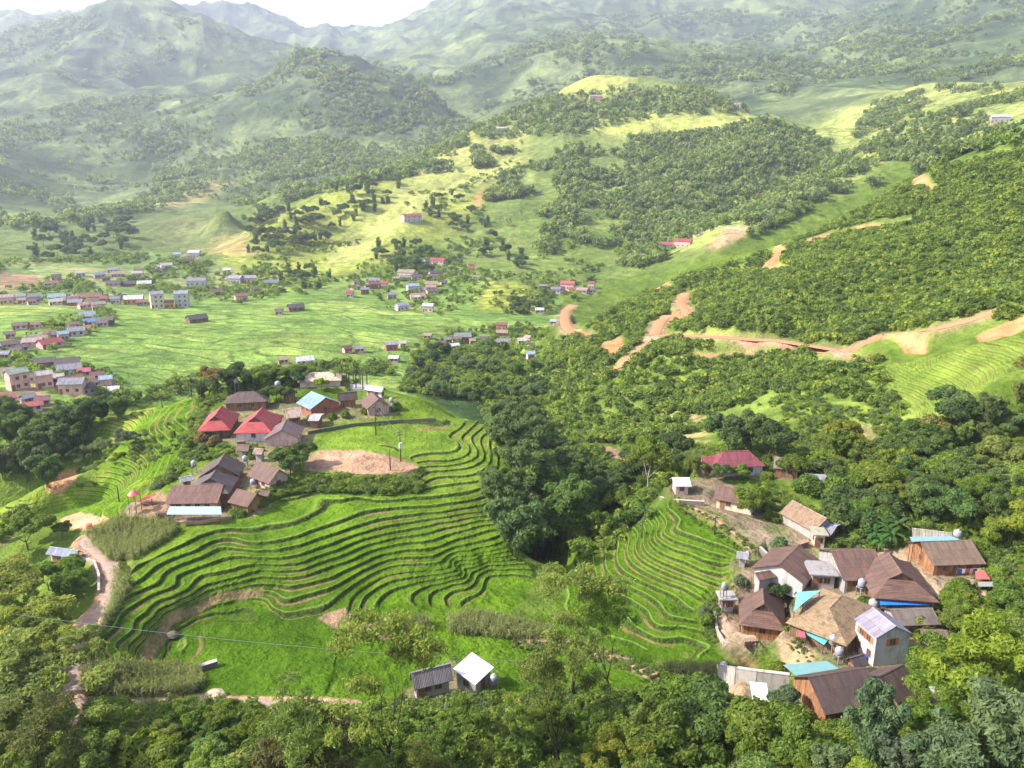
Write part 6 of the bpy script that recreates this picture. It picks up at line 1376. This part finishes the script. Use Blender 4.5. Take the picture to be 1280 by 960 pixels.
wall_line('stained grey concrete retaining wall below the lowest right paddy', [(897,848),(920,853),(945,857),(985,862)], 2.4, .5, (.40, .37, .32)); wall_line('low kerb wall round the earthen yard of the stilted house', [(893,768),(896,790),(905,806),(945,808)], .5, .3, (.42, .34, .26))
wall_line('low stone wall at the upper edge of the right terraces', [(825,626),(850,630),(880,632)], .9, .5, (.25, .19, .15)); wall_line('low dark wall along the path above the brown house', [(950,688),(975,712),(985,722)], .7, .35, (.2, .17, .15))
wall_line('short concrete weir wall at the corner of the lower left field', [(247,840),(272,832)], .9, .7, (.16, .14, .13)); wall_line('pale stone parapet on the inner side of the road bend', [(102,700),(118,705),(124,722),(124,742)], .6, .3, (.36, .33, .31))
wall_line('low earthen edge wall of the village square', [(215,655),(250,655),(290,648)], .5, .4, (.40, .26, .14)); wall_line('low wall between the knoll paddy and the gardens', [(385,543),(400,540),(440,533),(500,528),(545,526)], .8, .4, (.13, .13, .08), cap=False)
# rocks by the field corner
for label, px, py, s, c in [('pale grey boulder beside the weir wall', 240, 856, 1.3, (.42, .42, .42)), ('tan boulder beside the concrete path', 268, 870, 1.5, (.50, .38, .26)), ('small pale boulder left of the path boulder', 152, 893, .8, (.5, .46, .4)), ('grey boulder in the banana clump', 232, 900, .8, (.5, .45, .42)), ('low dark rock pile in the lower left field', 215, 795, 1.2, (.12, .12, .08))]:
    rs = np.random.RandomState(px); mb = MB(); rings = []
    for i in range(7):
        for k in range(12):
            th = math.pi * i / 6; a = 2 * math.pi * k / 12; r_ = s * (1 + rs.normal() * .09) * math.sin(th) + .01; mb.v.append((r_ * math.cos(a), r_ * math.sin(a) * .75, s * .55 * math.cos(th) + .1))
    for i in range(6):
        for k in range(12): mb.f.append((i * 12 + k, (i + 1) * 12 + k, (i + 1) * 12 + (k + 1) % 12, i * 12 + (k + 1) % 12))
    o = mb.build('boulder', M['earth'], None, c); o.location = at(px, py); tag(o, label, 'boulder')
# laundry on the porch, people-free
x, y, z = at(1210, 724); rt = empty('washing_line', (x, y, z), 0.05)
for q in (-2.2, 2.2): MB().tube([(q, 0, -.3), (q, 0, 2.1)], .05, 6).build('post', M['wood'], rt, W_DARK)
MB().tube([(-2.2, 0, 2.0), (0, 0, 1.9), (2.2, 0, 2.0)], .015, 4).build('line', M['wood'], rt, (.5, .5, .5))
for i, c in enumerate([(.05, .08, .3), (.7, .7, .7), (.5, .08, .07), (.6, .3, .35), (.08, .08, .1), (.7, .65, .6)]):
    MB().box(-1.9 + i * .66, -1.4 + i * .66, -.02, .02, 1.05 + .1 * (i % 3), 1.93).build('garment', M['cloth'], rt, c)
tag(rt, 'washing line with hanging clothes in front of the laundry house', 'washing line')
x, y, z = at(112, 662); o = MB().lathe([(.55, 0), (.6, .1), (.6, 1.1), (.5, 1.2), (.15, 1.25)], 14).build('barrel', M['metal'], None, (.65, .10, .05), True); o.location = (x, y, z); tag(o, 'red barrel on the bare patch beside the road', 'barrel')
x, y, z = at(1080, 826); o = MB().lathe([(.45, 0), (.5, .1), (.5, .9), (.42, 1.0), (.1, 1.02)], 14).build('barrel', M['metal'], None, (.02, .10, .50), True); o.location = (x, y, z); tag(o, 'blue plastic barrel at the door of the two-storey white house', 'barrel')
# overhead wire crossing the lower field
def wire(label, p0, p1, sag, r=.02):
    a, b = Vector(p0), Vector(p1); P = [a.lerp(b, t / 30) - Vector((0, 0, sag * 4 * (t / 30) * (1 - t / 30))) for t in range(31)]
    o = MB().tube(P, r, 5, False).build('power_line', M['steel'], None, (.55, .6, .5)); return tag(o, label, 'power line')
def pt(px, py, d): a, t = ray(px, py); return (d * math.sin(float(a)), d * math.cos(float(a)), d * float(t))
wire('thin pale wire crossing above the lower left field', pt(20, 768, 100), pt(760, 830, 96), 1.2); wire('thin wire from the pole in the paddy to the transformer pole', pt(470, 508, 197), pt(501, 540, 178), .8)
# road and path surfaces
def ribbon(name, P, hw, lift, mat, colr, label):
    n = len(P); T_ = np.gradient(P[:, :2], axis=0); T_ /= np.hypot(*T_.T)[:, None]; N_ = np.stack([-T_[:, 1], T_[:, 0]], 1); V = []; k = 5
    for i in range(n):
        for j in range(k): s_ = (j / (k - 1) * 2 - 1) * hw * (1 + .05 * math.sin(i * .9 + j)); V.append((P[i, 0] + N_[i, 0] * s_, P[i, 1] + N_[i, 1] * s_, P[i, 2] + lift - (0.25 if j in (0, k - 1) else 0)))
    Q = [(i * k + j, i * k + j + 1, (i + 1) * k + j + 1, (i + 1) * k + j) for i in range(n - 1) for j in range(k - 1)]
    me = npmesh(name, V, [q[::-1] for q in Q], mat, True); o = bpy.data.objects.new(name, me); S.collection.objects.link(o); o.color = tuple(colr) + (1,); o['kind'] = 'structure'; o['label'] = label; return o
labs = ['pale concrete village road bending round the left side', 'concrete footpath along the bottom of the lower field', 'sandy footpath crossing below the right terraces', 'narrow dirt path along the top of the right terraces', 'orange earth track zigzagging up the right hill', 'orange earth track along the right hill', 'narrow track below the orange one', 'upper orange track on the right hill', 'hooked orange track at the foot of the right hill', 'orange track past the landslip']
for (name, hw, P, kind, dmin), lb in zip(ROADPTS, labs):
    ribbon(name, P, hw, .07 if dmin < 200 else .35, M['concrete'] if kind == 'concrete' else M['earth'], (.36, .27, .20) if kind == 'concrete' else ((.36, .25, .15) if dmin < 200 else (.46, .215, .10)), lb)
log('props')
# firewood stacks and baskets against the houses
for label, px, py, rz, L in [('firewood stack beside the earthen yard of the stilted house', 938, 806, .2, 2.6), ('firewood stack under the red tarpaulin yard', 1212, 733, .9, 2.2), ('firewood stack below the tan board-roofed house', 1003, 683, .5, 2.4), ('firewood stack at the corner of the low grey-brown store', 1104, 790, .1, 2.0), ('firewood stack beside the long rusty roof', 205, 646, .1, 2.6), ('firewood stack in front of the right red roof', 302, 556, .3, 2.0)]:
    rs = np.random.RandomState(px); mb = MB()
    for r_ in range(5):
        for k in range(int(L / .24)):
            x0 = -L / 2 + k * .24 + .12 * (r_ % 2) + rs.normal() * .02; mb.tube([(x0, -.55 + rs.normal() * .05, .1 + r_ * .2), (x0 + rs.normal() * .03, .55 + rs.normal() * .05, .1 + r_ * .2)], .10 + rs.rand() * .02, 6)
    o = mb.build('firewood_stack', M['wood'], None, (.24, .16, .10)); o.location = at(px, py); o.rotation_euler = (0, 0, rz); tag(o, label, 'firewood stack')
# ---------------------------------------------------------------- terrain mesh
def grid_mesh(name, X, Y, Z):
    nr, nc = X.shape
    me = bpy.data.meshes.new(name)
    v = np.stack([X, Y, Z], -1).reshape(-1, 3).astype(np.float32)
    i = np.arange(nr * nc, dtype=np.int32).reshape(nr, nc)
    q = np.stack([i[:-1, :-1], i[:-1, 1:], i[1:, 1:], i[1:, :-1]], -1).reshape(-1, 4)
    me.vertices.add(len(v)); me.vertices.foreach_set('co', v.ravel())
    me.loops.add(q.size); me.loops.foreach_set('vertex_index', q.ravel())
    me.polygons.add(len(q)); me.polygons.foreach_set('loop_start', np.arange(0, q.size, 4, dtype=np.int32))
    me.polygons.foreach_set('use_smooth', np.ones(len(q), bool))
    me.update(calc_edges=True)
    return me
terr = grid_mesh('ground', X, Y, H)
log('terrain mesh')
def attr(me, name, arr, typ):
    at_ = me.attributes.new(name, typ, 'POINT')
    if typ == 'FLOAT': at_.data.foreach_set('value', np.ascontiguousarray(arr, np.float32).ravel())
    else:
        c4 = np.ones(arr.shape[:2] + (4,), np.float32); c4[..., :3] = np.clip(arr, 0, 1); at_.data.foreach_set('color', c4.ravel())
attr(terr, 'land', col, 'FLOAT_COLOR')
attr(terr, 'tf', TF, 'FLOAT'); attr(terr, 'tm', TM * (1 - np.minimum(road_edge * 1.0, 1)), 'FLOAT')
vfp = (H + fbm(X / 70, Y / 90, 3, 71) * 5 + X * .01) / 0.9
attr(terr, 'vf', vfp, 'FLOAT'); slopes_m = np.maximum(region([(780,330),(860,320),(960,275),(1060,235),(1290,150),(1290,80),(1180,110),(1100,125),(1010,165),(980,250),(880,300)], 500, 1700, 4, 2), region([(600,340),(600,240),(660,190),(760,200),(780,330),(700,365)], 600, 1300, 4, 2)) * .75
slopes_m = np.maximum(slopes_m, region([(-20,330),(-20,270),(160,280),(300,262),(340,330),(200,330)], 750, 1500, 4, 2) * .8)
attr(terr, 'vm', np.maximum(np.maximum(vp, vp2 * .8), slopes_m) * (1 - road_mask), 'FLOAT')
gnd = bpy.data.objects.new('ground', terr); S.collection.objects.link(gnd)
gnd['kind'] = 'structure'; gnd['label'] = 'green valley land with rice terraces, hills and mountains'
def terrain_material():
    m = newmat('land'); T = NT(m)
    a = lambda n: T.n('Attribute', attribute_name=n)
    land = a('land').outputs['Color']; tf = a('tf').outputs['Fac']; tm = a('tm').outputs['Fac']; vf = a('vf').outputs['Fac']; vm = a('vm').outputs['Fac']
    geo = T.n('NewGeometry').outputs['Position']
    fine = T.n('TexNoise', {'Vector': geo, 'Scale': 1.6, 'Detail': 5, 'Roughness': .7}).outputs[0]
    med = T.n('TexNoise', {'Vector': geo, 'Scale': .16, 'Detail': 4, 'Roughness': .6}).outputs[0]
    far = T.n('TexNoise', {'Vector': geo, 'Scale': .02, 'Detail': 7, 'Roughness': .68}).outputs[0]
    c = T.mix(1.0, land, T.ramp(fine, [(.25, (.62, .62, .62)), (.75, (1.38, 1.36, 1.3))]), 'MULTIPLY')
    c = T.mix(1.0, c, T.ramp(far, [(.3, (.60, .65, .66)), (.7, (1.40, 1.34, 1.36))]), 'MULTIPLY')
    c = T.mix(1.0, c, T.ramp(med, [(.3, (.74, .78, .74)), (.7, (1.26, 1.2, 1.22))]), 'MULTIPLY')
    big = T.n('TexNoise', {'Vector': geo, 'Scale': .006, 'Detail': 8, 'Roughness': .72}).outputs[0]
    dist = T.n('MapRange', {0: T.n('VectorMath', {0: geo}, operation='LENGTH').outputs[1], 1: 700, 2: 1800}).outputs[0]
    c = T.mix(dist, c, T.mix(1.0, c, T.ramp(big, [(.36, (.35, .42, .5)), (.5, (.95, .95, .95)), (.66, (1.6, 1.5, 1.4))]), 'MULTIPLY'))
    # terrace risers, soil strip, bunds
    fr = T.math('FRACT', T.math('ADD', tf, 0.0))
    def band(x, lo, hi, s=.03):
        u = T.n('MapRange', {0: x, 1: lo - s, 2: lo + s, 3: 0.0, 4: 1.0}).outputs[0]
        d = T.n('MapRange', {0: x, 1: hi - s, 2: hi + s, 3: 1.0, 4: 0.0}).outputs[0]
        return T.math('MULTIPLY', u, d)
    gate = T.n('MapRange', {0: tm, 1: .45, 2: .75}).outputs[0]
    riser = T.math('MULTIPLY', band(fr, .44, .56, .025), gate)
    weeds = T.ramp(T.n('TexNoise', {'Vector': geo, 'Scale': 2.2, 'Detail': 3}).outputs[0], [(.35, (.024, .038, .010)), (.6, (.055, .085, .018)), (.75, (.12, .09, .04))])
    c = T.mix(riser, c, weeds)
    soiln = T.n('MapRange', {0: T.n('TexNoise', {'Vector': geo, 'Scale': .09, 'Detail': 3}).outputs[0], 1: .50, 2: .60}).outputs[0]
    soil = T.math('MULTIPLY', T.math('MULTIPLY', band(fr, .60, .78), gate), soiln)
    c = T.mix(soil, c, (.20, .135, .06))
    bun = T.math('MULTIPLY', T.math('MULTIPLY', band(fr, .32, .39, .02), gate), .55)
    c = T.mix(bun, c, (.20, .27, .06))
    # paddies of the valley floor: long narrow plots, each its own tone, parted by thin bunds
    wv = T.n('Mapping', {0: geo, 2: (0, 0, .12), 3: (1 / 46., 1 / 13., 0)}).outputs[0]
    wn = T.n('TexNoise', {'Vector': geo, 'Scale': .02, 'Detail': 3}).outputs[1]
    wv = T.n('VectorMath', {0: wv, 1: T.n('VectorMath', {0: wn, 1: (2.2, 2.6, 0)}, operation='MULTIPLY').outputs[0]}, operation='ADD').outputs[0]
    pc = T.n('TexVoronoi', {'Vector': wv, 'Scale': 1.0, 'Randomness': .85}, voronoi_dimensions='2D').outputs[1]
    pe = T.n('TexVoronoi', {'Vector': wv, 'Scale': 1.0, 'Randomness': .85}, voronoi_dimensions='2D', feature='DISTANCE_TO_EDGE').outputs[0]
    tone = T.ramp(T.n('SeparateColor', {0: pc}).outputs[0], [(0, (.78, .86, .80)), (.6, (1.0, 1.0, 1.0)), (1, (1.22, 1.10, 1.15))])
    c = T.mix(vm, c, T.mix(1.0, c, tone, 'MULTIPLY'))
    vn = T.n('MapRange', {0: med, 1: .38, 2: .58, 3: .3, 4: 1.0}).outputs[0]
    vl = T.math('MULTIPLY', T.math('MULTIPLY', T.n('MapRange', {0: pe, 1: .03, 2: .10, 3: 1, 4: 0}).outputs[0], vm), vn)
    c = T.mix(vl, c, (.075, .12, .03))
    hh = T.math('ADD', T.math('MULTIPLY', fine, .25), T.math('MULTIPLY', far, 12.0))
    bump = T.n('Bump', {'Height': hh, 'Strength': .7, 'Distance': 1.0}).outputs[0]
    b = T.n('BsdfPrincipled', {'Base Color': c, 'Roughness': 1.0, 'Specular IOR Level': .04, 'Normal': bump})
    o = T.n('OutputMaterial', {0: b.outputs[0]})
    return m
terr.materials.append(terrain_material())
# the air of the valley
def haze_box():
    me = bpy.data.meshes.new('haze')
    x0, x1, y0, y1, z0, z1 = -9200, 9200, -1800, 9200, float(H.min()) - 1.5, float(H[(ROWS < 8900)].max()) + 120
    vs = [(x, y, z) for z in (z0, z1) for y in (y0, y1) for x in (x0, x1)]
    me.from_pydata(vs, [], [(0, 2, 3, 1), (4, 5, 7, 6), (0, 1, 5, 4), (2, 6, 7, 3), (0, 4, 6, 2), (1, 3, 7, 5)])
    m = newmat('air'); T = NT(m)
    v = T.n('VolumePrincipled', {'Color': (.78, .82, 1.0, 1), 'Density': HAZE_D, 'Anisotropy': .35})
    T.n('OutputMaterial', {1: v.outputs[0]})
    me.materials.append(m)
    o = bpy.data.objects.new('haze', me); S.collection.objects.link(o); o['kind'] = 'stuff'; o['label'] = 'pale bluish haze filling the air of the valley'
    log('haze', z0, z1)
haze_box()
